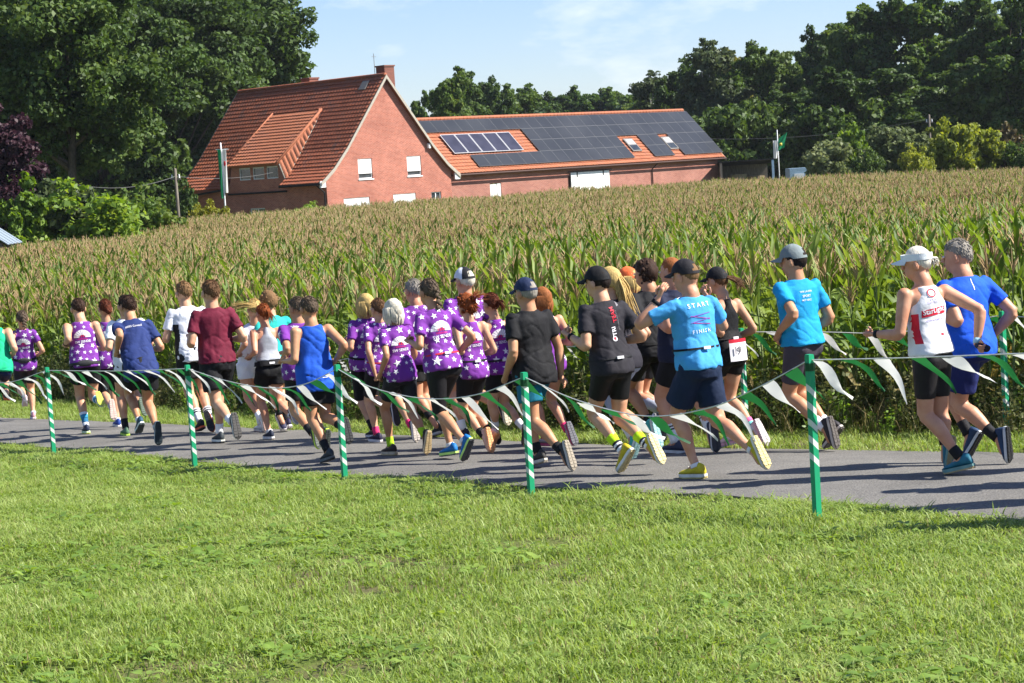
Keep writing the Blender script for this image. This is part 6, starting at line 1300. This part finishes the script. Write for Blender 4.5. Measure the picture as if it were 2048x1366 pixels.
RUN = [
 dict(lab='runner in emerald green vest and navy shorts, half cut by the picture edge', sup='L', foot=(0, 884), hip=(-10, 770), neck=(-13, 658), head=(-16, 632), top=610, eR=(36, 715), wR=(21, 733), kR=(2, 812), aR=(25, 841), tR=(37, 876), kL='stand', topk=T((24, 178, 124), 'vest', loose=.7), bot=Bt((34, 42, 84), .62, .2), hair='short', hc='brown', skin='fair', sock='b', shoe=S((42, 50, 52), (224, 110, 60), (222, 104, 62))),
 dict(lab='woman with a brown plait, starred purple shirt and black waist pouch', fem=True, sup='R', foot=(66, 839), hip=(50, 733), neck=(45, 657), head=(44, 637), top=621, eR=(83, 697), wR=(75, 711), eL=(22, 692), kL=(42, 786), aL=(56, 806), tL=(52, 832), kR=(61, 786), aR=(67, 828), tR=(64, 836), topk=T(STAR, loose=.35, sleeve=.5), bot=Bt((30, 30, 40), .72, .1), hair='braid', hc='greybrown', tlen=.8, skin='fair', belt=(.18, K, .03, .9), print='stars', sock='n', shoe=S((214, 160, 170), (226, 205, 205), (206, 190, 190))),
 dict(lab='man in starred purple vest with blue patterned socks and a watch', sup='L', foot=(172, 874), hip=(171, 737), neck=(161, 640), head=(155, 615), top=599, eL=(139, 698), wL=(117, 708), eR=(207, 690), wR=(193, 699), kL=(161, 795), aL=(172, 855), tL=(158, 870), kR=(186, 797), aR=(219, 817), tR=(231, 852), topk=T(STAR, 'vest', loose=.4, hem=-.08), bot=Bt(K, .55, .5), hair='short', hc='brown', skin='fair', belt=(.02, (46, 46, 48), .03, 1.0), print='stars', watch=1, sock='blue', shoe=S((30, 40, 66), (214, 236, 190), (206, 214, 96))),
 dict(lab='short-haired woman in starred purple vest behind the navy shirt man', fem=True, sup='R', foot=(238, 858), hip=(218, 738), neck=(212, 638), head=(210, 615), top=599, eL='fwd', eR='run', kL='kick', kR=(234, 798), aR=(236, 846), topk=T(STAR, 'singlet', loose=.3), bot=Bt(K, .98), hair='bun', hc='auburn', skin='fair', print='stars', sock='n', shoe=S((40, 70, 150), (224, 220, 214), (214, 190, 180))),
 dict(lab='runner in white shirt hidden behind the navy shirt man', sup='L', foot=(262, 879), hip=(258, 742), neck=(252, 632), head=(250, 608), top=592, eL=(218, 694), wL=(232, 690), kL='stand', kR=(268, 796), aR=(291, 824), tR=(299, 852), topk=T((226, 230, 238), loose=.6), bot=Bt(K, .5, .4), hair='short', hc='dark', skin='fair', sock='b', shoe=S((90, 122, 96), (190, 222, 90), (96, 110, 96))),
 dict(lab='man in navy blue shirt with white lettering and black shorts', sup='R', foot=(322, 897), hip=(276, 752), neck=(260, 627), head=(252, 603), top=587, eL=(245, 679), wL=(232, 714), eR=(317, 686), wR=(300, 699), kL=(255, 812), aL=(286, 860), tL=(272, 893), kR=(296, 806), aR=(317, 867), tR=(318, 893), topk=T((36, 52, 104), loose=.85, hem=-.26), bot=Bt(K, .62, .9), hair='short', hc='brown', skin='tan', hy=14, print=[('t', '#BBS Council', .80, 0, .19, 3, 0)], sock='n', shoe=S((36, 72, 96), (214, 222, 214), (60, 72, 76))),
 dict(bulk=0.96, lab='fair-haired man in white shirt with black side panels', sup='L', foot=(396, 871), hip=(386, 730), neck=(371, 606), head=(367, 583), top=566, eL=(333, 677), wL=(349, 668), eR='run', kL=(385, 800), aL=(400, 850), tL=(392, 866), kR=(403, 788), aR=(421, 841), tR=(430, 868), topk=T((232, 234, 240), loose=.75, hem=-.16), bot=Bt((28, 28, 30), .62, .8), hair='short', hc='sand', skin='fair', panel=1, print=[('t', 'RATIO', .78, 0, .10, 0, 3)], sock='str', shoe=S((30, 34, 38), (226, 96, 60), (50, 50, 52))),
 dict(lab='tall man in plain maroon shirt and black shorts', sup='R', foot=(436, 892), hip=(437, 737), neck=(424, 611), head=(420, 580), top=563, eL=(384, 680), wL=(399, 670), eR=(485, 670), wR=(465, 678), kL=(429, 785), aL=(464, 844), tL=(473, 893), kR=(453, 790), aR=(440, 866), tR=(424, 885), topk=T((104, 26, 48), loose=.75, hem=-.02), bot=Bt((26, 26, 29), .68, .9), hair='short', hc='lightbrown', skin='fair', sock='w', shoe=S((60, 66, 70), (222, 222, 210), (70, 68, 66))),
 dict(lab='woman with blowing blonde hair in white shirt and white shorts', fem=True, sup='R', foot=(528, 868), hip=(502, 736), neck=(509, 642), head=(508, 614), top=597, eL=(494, 700), wL=(480, 702), kL=(497, 803), aL=(516, 828), tL=(525, 866), kR='stand', topk=T((230, 224, 230), loose=.5, hem=.25), bot=Bt((228, 228, 234), .42, .4), hair='pony', hc='blonde', tail=(-.30, .02), tlen=1.0, tflare=2.8, skin='red', sock='w', shoe=S((222, 222, 222), (214, 206, 196), (150, 120, 110))),
 dict(lab='red-haired woman in grey sports top and black shorts', fem=True, sup='L', foot=(540, 887), hip=(540, 745), neck=(530, 653), head=(519, 628), top=610, eL=(511, 714), wL=(501, 711), eR=(577, 698), wR=(561, 706), kL=(520, 797), aL=(541, 868), tL=(523, 884), kR=(556, 810), aR=(591, 838), tR=(602, 862), topk=T((164, 168, 176), 'racer', loose=0, hem=.22), bot=Bt((20, 20, 22), .42, .5), hair='pony', hc='red', tail=(.02, -.10), tlen=.8, tflare=1.6, skin='red', belt=(.16, (22, 22, 24), .05, 0), sock='n', shoe=S((38, 46, 66), (226, 226, 226), (180, 170, 160))),
 dict(lab='curly-haired runner in turquoise shirt ahead of the grey top woman', sup='R', foot=(577, 866), hip=(562, 735), neck=(540, 624), head=(527, 602), top=587, eR=(576, 668), wR=(560, 690), kL=(548, 792), aL=(556, 833), tL=(566, 852), kR=(560, 794), aR=(573, 840), tR=(563, 862), topk=T((44, 178, 168), loose=.6), bot=Bt((66, 84, 140), .62, .6), hair='curly', hc='sand', skin='fair', sock='b', shoe=S((44, 42, 72), (226, 222, 222), (170, 160, 160))),
 dict(bulk=1.08, lab='dark grey-haired man in starred purple shirt beside the blue vest man', sup='R', foot=(648, 911), hip=(603, 775), neck=(597, 641), head=(593, 612), top=596, eL=(577, 707), wL=(569, 712), eR='run', kL=(590, 826), aL=(617, 857), tL=(627, 900), kR=(625, 835), aR=(648, 875), tR=(645, 905), topk=T(STAR, loose=.5), bot=Bt((26, 26, 28), .7, .5), hair='short', hc='greybrown', skin='tan', hy=20, print='stars', sock='b', shoe=S((46, 60, 50), (190, 222, 70), (90, 96, 90))),
 dict(lab='man in bright blue sleeveless vest and black shorts', sup='L', foot=(660, 934), hip=(633, 785), neck=(622, 644), head=(616, 612), top=596, eL=(589, 727), wL=(575, 722), eR=(705, 705), wR=(674, 716), kL=(631, 853), aL=(659, 917), tL=(650, 932), kR=(652, 850), aR=(686, 854), tR=(697, 907), topk=T((30, 84, 190), 'vest', loose=.9, hem=-.24), bot=Bt((30, 30, 33), .66, .7), hair='short', hc='greybrown', skin='tan', print=[('r', .02, .02, .075, -.01, -.004, 6)], sock='b', shoe=S((58, 64, 70), (96, 100, 102), (44, 44, 46))),
 dict(bulk=1.12, lab='woman with straight blonde bob in starred purple shirt', fem=True, sup='L', foot=(742, 881), hip=(733, 752), neck=(731, 635), head=(731, 611), top=589, eL=(702, 695), kL=(745, 818), aL=(748, 864), tL=(733, 876), kR='kick', topk=T(STAR, loose=.45), bot=Bt(K, 1.0, .1), hair='bob', hc='blonde', skin='fair', belt=(.16, K, .02, 0), print='stars', sock='b', shoe=S((40, 40, 46), (220, 216, 220), (70, 66, 70))),
 dict(lab='woman with dark blonde ponytail in starred purple shirt between two fair-haired women', fem=True, sup='L', foot=(768, 891), hip=(762, 756), neck=(759, 643), head=(756, 619), top=598, eL=(737, 702), wL=(745, 730), kL='stand', kR=(800, 815), aR=(824, 856), tR=(830, 893), topk=T(STAR, loose=.45), bot=Bt(K, .85), hair='bun', hc='lightbrown', skin='fair', belt=(.16, (170, 40, 60), .015, 0), print='stars', sock='pink', shoe=S((44, 40, 66), (224, 220, 220), (190, 180, 170))),
 dict(lab='silver-haired woman in starred purple shirt with lime socks', fem=True, sup='L', foot=(780, 919), hip=(802, 772), neck=(790, 650), head=(786, 622), top=601, eL=(774, 717), wL=(759, 752), hL=(755, 764), eR=(829, 706), wR=(815, 725), kL=(778, 824), aL=(782, 893), tL=(757, 914), kR=(824, 827), aR=(847, 885), tR=(843, 926), topk=T(STAR, loose=.5, hem=-.10), bot=Bt((32, 34, 40), .68), hair='bob', hc='silver', skin='tan', print='stars', curl=.5, sock='lime', shoe=S((58, 46, 46), (206, 186, 160), (196, 172, 130))),
 dict(bulk=1.06, lab='grey-haired man in starred purple shirt behind the plaited woman', sup='R', foot=(873, 875), hip=(842, 735), neck=(832, 606), head=(825, 579), top=561, eL=(828, 702), kL=(837, 806), aL=(852, 836), tL=(866, 862), kR=(862, 792), aR=(875, 853), tR=(862, 872), topk=T(STAR, loose=.6), bot=Bt((24, 24, 26), .6, .4), hair='short', hc='grey', skin='red', print='stars', sock='b', shoe=S((60, 60, 62), (206, 206, 206), (140, 140, 140))),
 dict(lab='woman with long plait in starred purple shirt, red belt and bright blue shoes', fem=True, sup='L', foot=(920, 933), hip=(888, 750), neck=(866, 613), head=(855, 582), top=561, eL=(840, 690), wL=(828, 688), eR=(931, 659), wR=(920, 702), kL=(897, 820), aL=(924, 890), tL=(910, 928), kR='fwd', topk=T(STAR, loose=.55, hem=-.06), bot=Bt((26, 25, 28), 1.0), hair='braid', hc='greybrown', tlen=1.0, skin='tan', belt=(.22, (196, 44, 60), .014, 0), print='stars', sock='n', shoe=S((24, 110, 180), (196, 236, 120), (70, 72, 76))),
 dict(lab='woman with frizzy auburn hair in starred purple vest', fem=True, sup='R', foot=(980, 912), hip=(945, 752), neck=(938, 642), head=(932, 610), top=590, eL='run', eR=(990, 702), wR=(972, 706), kL=(925, 818), aL=(951, 852), tL=(964, 908), kR=(964, 818), aR=(979, 876), tR=(966, 905), topk=T(STAR, 'singlet', loose=.35), bot=Bt(K, .75), hair='frizzy', hc='red', skin='fair', belt=(.22, K, .015, 0), print='stars', sock='k', shoe=S((222, 180, 170), (222, 170, 140), (226, 160, 110))),
 dict(bulk=1.12, lab='man in black and white cap and starred purple shirt', sup='L', foot=(936, 878), hip=(936, 722), neck=(930, 582), head=(929, 562), top=538, eL='run', eR='run', kL='stand', kR='kick', topk=T(STAR, loose=.6), bot=Bt(K, .6, .4), hair='fringe', hc='silver', cap=dict(kind='cap', col=(32, 32, 36), col2=(214, 218, 226)), skin='red', print='stars', sock='w', shoe=S((44, 40, 60), (222, 214, 190), (190, 180, 160))),
 dict(lab='woman with brown ponytail in starred purple vest over a black sports bra', fem=True, sup='R', foot=(1048, 899), hip=(1000, 752), neck=(989, 637), head=(981, 607), top=588, eL='run', eR='run', kL=(985, 806), aL=(988, 840), tL=(998, 884), kR=(1034, 826), aR=(1046, 866), tR=(1040, 893), topk=T((118, 40, 150), 'singlet', loose=.3), bot=Bt(K, .6), hair='pony', hc='auburn', tail=(.04, -.08), tlen=.8, skin='fair', belt=(.16, (40, 36, 44), .02, 0), print='stars', sock='w', shoe=S((30, 30, 32), (70, 62, 60), (96, 80, 70))),
 dict(bulk=1.07, lab='man in navy cap, plain black shirt and teal shorts', sup='R', foot=(1080, 943), hip=(1071, 778), neck=(1057, 616), head=(1051, 584), top=560, eL=(1027, 707), wL=(1011, 752), hL=(1007, 768), eR=(1122, 707), wR=(1122, 750), hR=(1132, 768), kL=(1067, 848), aL=(1098, 876), tL=(1116, 936), kR=(1072, 862), aR=(1078, 919), tR=(1062, 940), topk=T((26, 26, 29), loose=.8, hem=-.18), bot=Bt((18, 104, 128), .60, .7), hair='fringe', hc='grey', cap=dict(kind='cap', col=(34, 46, 76)), skin='tan', curl=.35, sock='k', shoe=S((60, 58, 58), (196, 190, 180), (150, 140, 124))),
 dict(bulk=1.06, lab='woman with copper hair in starred vest behind the black shirt man', fem=True, sup='L', foot=(1090, 896), hip=(1100, 742), neck=(1091, 626), head=(1084, 600), top=578, eR=(1141, 679), wR=(1122, 683), kL='stand', kR=(1100, 818), aR=(1124, 845), tR=(1138, 886), topk=T(STAR, 'singlet', loose=.3), bot=Bt((120, 48, 80), .35), hair='bob', hc='ginger', skin='red', print='stars', sock='pink', shoe=S((150, 146, 156), (190, 80, 120), (96, 96, 104))),
 dict(twist=14, lab='man in black cap and black shirt lettered in red and white down the back', sup='L', foot=(1242, 957), hip=(1226, 762), neck=(1203, 594), head=(1194, 564), top=538, eL=(1173, 696), wL=(1150, 679), eR=(1284, 668), wR=(1259, 679), kL=(1212, 838), aL=(1240, 917), tL=(1220, 952), kR=(1238, 838), aR=(1274, 870), tR=(1304, 934), topk=T((40, 38, 44), loose=.5, hem=-.10), bot=Bt((16, 16, 18), .62), hair='full', hc='dark', cap=dict(kind='cap', col=(22, 22, 24), hole=False), skin='fair', hy=16, belt=(.14, (30, 30, 34), .012, 0), watch=1, print=[('t', 'TEAM', .77, .022, .13, 98, 1), ('t', 'TRI', .525, .012, .075, 98, 0), ('t', 'GUETERSLOH GTV', .68, .060, .17, 98, 3, .8), ('o', .42, .012, 0, .024, .015, 0), ('o', .42, .012, 0, .014, .004, 1), ('r', .88, .075, .105, -.03, .02, 3, .4)], sock='ny', shoe=S((196, 176, 40), (222, 222, 214), (206, 190, 140))),
 dict(lab='woman with long loose blonde hair behind the black cap man', fem=True, sup='R', foot=(1276, 930), hip=(1246, 750), neck=(1226, 592), head=(1219, 562), top=538, eL='run', eR='run', kL='kick', kR=(1256, 838), aR=(1264, 890), tR=(1254, 922), topk=T((40, 38, 46), loose=.4), bot=Bt((150, 160, 184), 1.4), hair='long', hc='blonde', skin='fair', sock='w', shoe=S((70, 180, 180), (210, 226, 226), (150, 190, 190))),
 dict(lab='blonde woman in orange cap and pink top, mostly hidden in the pack', fem=True, sup='R', foot=(1332, 882), hip=(1288, 736), neck=(1264, 595), head=(1256, 563), top=538, eL='run', eR='run', kL='kick', kR=(1308, 798), aR=(1330, 846), tR=(1320, 876), topk=T((220, 60, 150), loose=.4), bot=Bt((30, 30, 34), .6), hair='bob', hc='blonde', cap=dict(kind='cap', col=(236, 110, 60)), skin='red', sock='sleeve', shoe=S((44, 58, 76), (200, 200, 200), (150, 140, 130))),
 dict(bulk=1.12, lab='man with dark curly hair in black shirt with low belt', sup='L', foot=(1305, 897), hip=(1302, 732), neck=(1299, 576), head=(1290, 547), top=522, eL=(1282, 640), wL=(1266, 660), eR=(1322, 652), wR=(1304, 665), kL=(1276, 792), aL=(1297, 855), tL=(1308, 890), kR=(1338, 800), aR=(1352, 866), tR=(1364, 904), topk=T((28, 28, 31), loose=.6, hem=-.06), bot=Bt((18, 18, 20), .68), hair='curly', hc='brown', skin='tan', belt=(.16, (20, 20, 22), .02, 0), print=[('r', .02, .02, .06, -.006, .004, 6)], sock='k', shoe=S((40, 74, 140), (210, 214, 220), (120, 120, 124))),
 dict(bulk=1.10, lab='reddish short-haired man in dark navy shirt with white shoulder stripe', sup='L', foot=(1364, 913), hip=(1362, 728), neck=(1352, 572), head=(1341, 542), top=518, eL='run', eR='run', kL='stand', kR=(1402, 822), aR=(1412, 860), tR=(1420, 922), topk=T((30, 36, 60), loose=.6), bot=Bt((22, 22, 26), .66, .4), hair='buzz', hc='ginger', skin='red', print=[('r', .88, -.12, -.05, .0, .012, 0, .3)], sock='str', shoe=S((50, 56, 80), (206, 206, 210), (60, 60, 66))),
 dict(twist=18, bulk=1.04, lab='man in light blue shirt adjusting his dark cap with both hands', sup='L', foot=(1384, 965), hip=(1400, 770), neck=(1381, 582), head=(1369, 549), top=524, eL=(1294, 642), wL=(1320, 592), hL=(1336, 556), eR=(1440, 640), wR=(1402, 575), hR=(1393, 552), elat=1.25, kL=(1376, 842), aL=(1390, 931), tL=(1352, 957), kR=(1430, 832), aR=(1484, 883), tR=(1512, 943), topk=T((70, 156, 214), loose=.75, hem=-.02), bot=Bt((24, 38, 64), .74, .9), hair='buzz', hc='sand', cap=dict(kind='cap', col=(36, 34, 38)), skin='red', belt=(.27, (20, 20, 22), .014, 0), watch=1, curl=.6, print=[('t', 'S T A R T', .86, 0, .20, 2, 0), ('r', .72, -.09, .09, .0, .006, 5, .12), ('r', .68, -.09, .09, .0, .005, 2, -.2), ('r', .64, -.09, .09, .0, .006, 5, .15), ('r', .60, -.07, .09, .0, .005, 2, -.12), ('t', 'F I N I S H', .50, 0, .17, 2, 0)], sock='n', shoe=S((200, 184, 44), (226, 222, 210), (206, 190, 130))),
 dict(lab='woman in black cap and black racing suit with a number bib on her back', fem=True, sup='L', foot=(1462, 898), hip=(1459, 716), neck=(1446, 590), head=(1433, 561), top=538, eL='run', eR=(1504, 652), wR=(1482, 670), kL=(1440, 800), aL=(1456, 876), tL=(1440, 895), kR=(1460, 788), aR=(1487, 832), tR=(1506, 872), topk=T((22, 22, 25), 'racer', loose=0, hem=-.05), bot=Bt((22, 22, 25), .40), hair='pony', hc='lightbrown', tail=(.13, -.07), tlen=.9, cap=dict(kind='cap', col=(24, 24, 27), hole=False), skin='fair', belt=(.30, (28, 28, 30), .012, 0), bib=1, sock='pk2', shoe=S((222, 196, 204), (226, 170, 190), (200, 190, 190))),
 dict(twist=16, bulk=1.05, lab='man in grey cap, cyan shirt with white print and grey tight shorts', sup='R', foot=(1660, 903), hip=(1607, 702), neck=(1592, 549), head=(1586, 521), top=494, eL=(1581, 616), wL=(1560, 661), hL=(1552, 682), eR=(1661, 636), wR=(1646, 645), kL=(1577, 790), aL=(1633, 842), tL=(1646, 892), kR=(1640, 792), aR=(1658, 868), tR=(1634, 899), topk=T((24, 150, 206), loose=.6, hem=.02), bot=Bt((66, 60, 70), .72, .1), hair='fringe', hc='dark', cap=dict(kind='cap', col=(122, 132, 132)), skin='tan', hy=22, curl=.4, print=[('t', 'WIR LAUFEN', .80, 0, .13, 0, 0), ('t', 'SPORT', .735, 0, .09, 0, 0), ('t', 'MIT HERZ', .675, 0, .10, 0, 0)], sock='w', shoe=S((50, 46, 50), (200, 190, 180), (90, 84, 80))),
 dict(twist=24, lab='runner in white visor and white lettered vest with black shorts', sup='L', foot=(1912, 961), hip=(1864, 716), neck=(1846, 559), head=(1831, 522), top=497, eL=(1799, 676), wL=(1771, 669), eR=(1949, 614), wR=(1956, 669), hR=(1960, 692), kL=(1869, 831), aL=(1920, 926), tL=(1880, 957), kR=(1880, 822), aR=(1889, 908), tR=(1886, 948), topk=T((230, 230, 232), 'singlet', loose=.3, hem=.04), bot=Bt((28, 26, 28), .70), hair='pony', hc='white', tail=(.01, -.06), tlen=.5, tflare=.6, cap=dict(kind='visor', col=(226, 230, 232)), skin='red', hy=26, watch=1, glove=1, print=[('o', .86, -.005, 0, .036, .028, 1), ('t', 'Lauf Team', .775, 0, .085, 3, 5, .8), ('t', 'Guetersloh City', .735, 0, .12, 3, 5, .8), ('r', .60, -.105, .105, -.022, .030, 1, .10), ('t', 'StarLight', .615, 0, .19, 6, 0), ('t', 'www.starlight.de', .50, 0, .16, 3, 5, .7), ('r', .30, .035, .060, -.008, .010, 1), ('r', .44, -.16, -.125, -.13, .09, 1)], sock='k', shoe=S((40, 110, 130), (110, 150, 146), (176, 160, 120))),
 dict(twist=22, lab='big grey-haired man in royal blue shirt and navy shorts', sup='R', foot=(1944, 931), hip=(1945, 728), neck=(1924, 534), head=(1912, 509), top=483, eL='run', eR=(2027, 625), wR=(1992, 664), kL=(1916, 818), aL=(1970, 862), tL=(1976, 922), kR=(1936, 815), aR=(1940, 889), tR=(1920, 925), bulk=1.18, topk=T((24, 88, 214), loose=.5, hem=-.10), bot=Bt((30, 38, 92), .74, .9), hair='short', hc='grey', skin='red', hy=24, print=[('r', .90, -.004, .004, -.06, .03, 6)], sock='b', shoe=S((40, 64, 96), (200, 206, 210), (34, 34, 36))),
]
RS = [setup(sp) for sp in RUN]
for R in RS:
    R.root = np.array([R.hip[0], R.hip[1], float(road_z(R.hip[None, :])[0])]); head_frame(R)
    R.jb = job(body_mesh(R), BODY_V, 2); R.jt = job(garment_top(R, R.sp['topk']), .0125, 3); R.jp = job(garment_bottom(R, R.sp['bot']), .0125, 3)
# surfaces are fused in a scratch scene, then the scratch scene is dropped
tmp = bpy.data.scenes.new('scratch'); tobs = []
for mb, vox, it, _ in jobs:
    me = mb.mesh('fuse', []); o = bpy.data.objects.new('fuse', me); tmp.collection.objects.link(o); tobs.append(o)
    a = o.modifiers.new('r', 'REMESH'); a.mode = 'VOXEL'; a.voxel_size = vox; a = o.modifiers.new('s', 'SMOOTH'); a.factor = .5; a.iterations = it
strs = sorted({it[1] for sp in RUN if isinstance(sp.get('print'), list) for it in sp['print'] if it[0] == 't'} | {'SW SENDE', '19'}); txo = {}
for s in strs:
    cv = bpy.data.curves.new('txt', 'FONT'); cv.body = s; cv.resolution_u = 2; cv.offset = .018 if s in ('SW SENDE', 'TEAM', 'TRI', 'StarLight', '19') else .006; o = bpy.data.objects.new('txt', cv); tmp.collection.objects.link(o); txo[s] = o
vl = tmp.view_layers[0]; vl.update(); dg = vl.depsgraph
for j, o in zip(jobs, tobs): j[3] = bpy.data.meshes.new_from_object(o.evaluated_get(dg))
for s, o in txo.items():
    me = bpy.data.meshes.new_from_object(o.evaluated_get(dg)); TEXTS[s] = (np.array([(v.co.x, v.co.y) for v in me.vertices]), [tuple(p.vertices) for p in me.polygons]); bpy.data.meshes.remove(me)
for o in tobs + list(txo.values()): bpy.data.objects.remove(o)
bpy.data.scenes.remove(tmp)
def vn(me):
    n = len(me.vertices); V = np.zeros(n * 3); me.vertices.foreach_get('co', V); N_ = np.zeros(n * 3); me.vertices.foreach_get('normal', N_); return V.reshape(-1, 3), N_.reshape(-1, 3)
for R in RS:
    sp = R.sp; H = R.H; root = link('person', None, loc=R.root, label=sp['lab'], cat='runner', group='runners on the road')
    skin = SKINS[sp.get('skin', 'fair')]
    # body
    me = jobs[R.jb][3]; V, N_ = vn(me); ex = extras(R); mb = MB(); mb.add(V, [tuple(p.vertices) for p in me.polygons]); mb.f = list(mb.f); E = ex.arr(); o0 = mb.n; mb.v.append(E); mb.n += len(E); mb.f += [tuple(i + o0 for i in f) for f in ex.f]; mb.m += ex.m
    body = link('body', mb.mesh('body', [skin, M_eye, M_iris, M_lip], off=R.root, smooth=True), root)
    # shirt with folds
    for jx, nm, spec in ((R.jt, 'shirt' if sp['topk']['kind'] == 'tee' else 'vest', sp['topk']), (R.jp, 'shorts' if sp['bot']['len'] < .85 else 'tights', sp['bot'])):
        me = jobs[jx][3]; V, N_ = vn(me); q = V - R.hip; ax = R.Ls; u = q @ ax; w = q @ R.spine; d = q @ R.B; lo = spec.get('loose', .5); sd = (len(sp['lab']) * 7) % 50
        if nm in ('shirt', 'vest'):
            f1 = vnoise(np.stack([u * 19 + w * 5, w * 3.0 - u * 2, d * 10], 1) + sd, 1) - .5; f2 = vnoise(np.stack([u * 26 + w * 9, w * 13 - u * 7, d * 14], 1) + sd, 2) - .5; f3 = np.abs(vnoise(np.stack([u * 9 - w * 9, w * 8 + u * 3, d * 6], 1) + sd, 5) - .5)
            amp = (.005 + .017 * lo) * np.clip(1.15 - w / (.33 * H), .35, 1.1); dsp = f1 * amp + f2 * amp * .5 - np.clip(.10 - f3, 0, .1) * (.02 + .08 * lo)
        else:
            f1 = vnoise(np.stack([u * 16, w * 5, d * 16], 1) + sd, 3) - .5; f2 = vnoise(q * 26 + sd, 4) - .5; dsp = f1 * (.002 + .018 * lo) + f2 * (.001 + .006 * lo)
        V = V + N_ * dsp[:, None]; me.vertices.foreach_set('co', (V - R.root).astype(np.float32).ravel()); me.polygons.foreach_set('use_smooth', [True] * len(me.polygons)); me.update()
        me.name = nm; me.materials.clear(); me.materials.append(cloth(spec['col'], .6 if spec.get('loose', .5) < .2 else .8)); o = link(nm, me, root)
        if nm in ('shirt', 'vest'):
            if sp.get('panel'):
                me.materials.append(cloth((26, 26, 28))); mi = np.zeros(len(me.polygons), np.int32); C = np.zeros(len(me.polygons) * 3); me.polygons.foreach_get('center', C); C = C.reshape(-1, 3) + R.root - R.hip; uu = np.abs(C @ ax); ww = C @ R.spine
                mi[(uu > .074 * H) & (uu < .112 * H) & (ww < .205 * H) & (ww > .0) & (np.abs(C @ R.B) < .048 * H)] = 1; me.polygons.foreach_set('material_index', mi)
            me2 = me; prints(R, me2, V, N_, sp, o)
    for s, k in ((1, 'L'), (-1, 'R')):
        c = sp['shoe']; shoe(R, s, (shoecol(c[0]), shoecol(c[1]), shoecol(c[2])), root)
        sock(R, s, [(a, b, cloth(col)) for a, b, col in SK[sp.get('sock', 'w')]], root)
    hair(R, sp, root); cap(R, sp, root); belt(R, sp, root); bib(R, sp, root)
    if sp.get('watch'):
        W, E_ = R.wr[1], R.el[1]; d = nrm(E_ - W); mb = MB(); mb.tube([W + d * .02, W + d * .05], .0185 * H, 12, pole=.001); o = link('wristwatch', mb.mesh('wristwatch', cloth((24, 24, 26)), off=R.root, smooth=True), root)
    if sp.get('glove'):
        W = R.wr[-1]; h = nrm(R.hd[-1] - W); wd = nrm(UP - h * (h @ UP)); mb = MB(); mb.tube([W + h * .005, W + h * .030 * H, W + h * .060 * H], [.018 * H, .024 * H, .021 * H], 12, ref=wd, asp=.72); link('glove', mb.mesh('glove', cloth((30, 34, 54)), off=R.root, smooth=True), root)
        mb = MB(); d = nrm(R.el[-1] - W); mb.tube([W + d * .01, W + d * .05], .0185 * H, 12, pole=.001); link('wristband', mb.mesh('wristband', cloth((150, 190, 214)), off=R.root, smooth=True), root)
    print('RUN', R.info, round(R.dz, 3), sp['lab'][:44])

def clone(src, px, label):
    g = hit(*px); g[2] = float(road_z(g[None, :])[0])
    def rec(o, par):
        c = o.copy(); coll.objects.link(c); c.parent = par
        for ch in list(o.children): rec(ch, c)
        return c
    c = rec(src, None); c.location = g; c['label'] = label; return c
roots = [o for o in coll.objects if o.name.startswith('person')]
clone(roots[30], (2235, 942), 'runner following just outside the picture, on the far side of the road'); clone(roots[23], (2330, 968), 'runner following outside the picture in the middle of the road'); clone(roots[12], (2255, 1003), 'runner following just outside the picture, on the near side of the road'); clone(roots[7], (2400, 1035), 'runner following outside the picture close to the meadow')
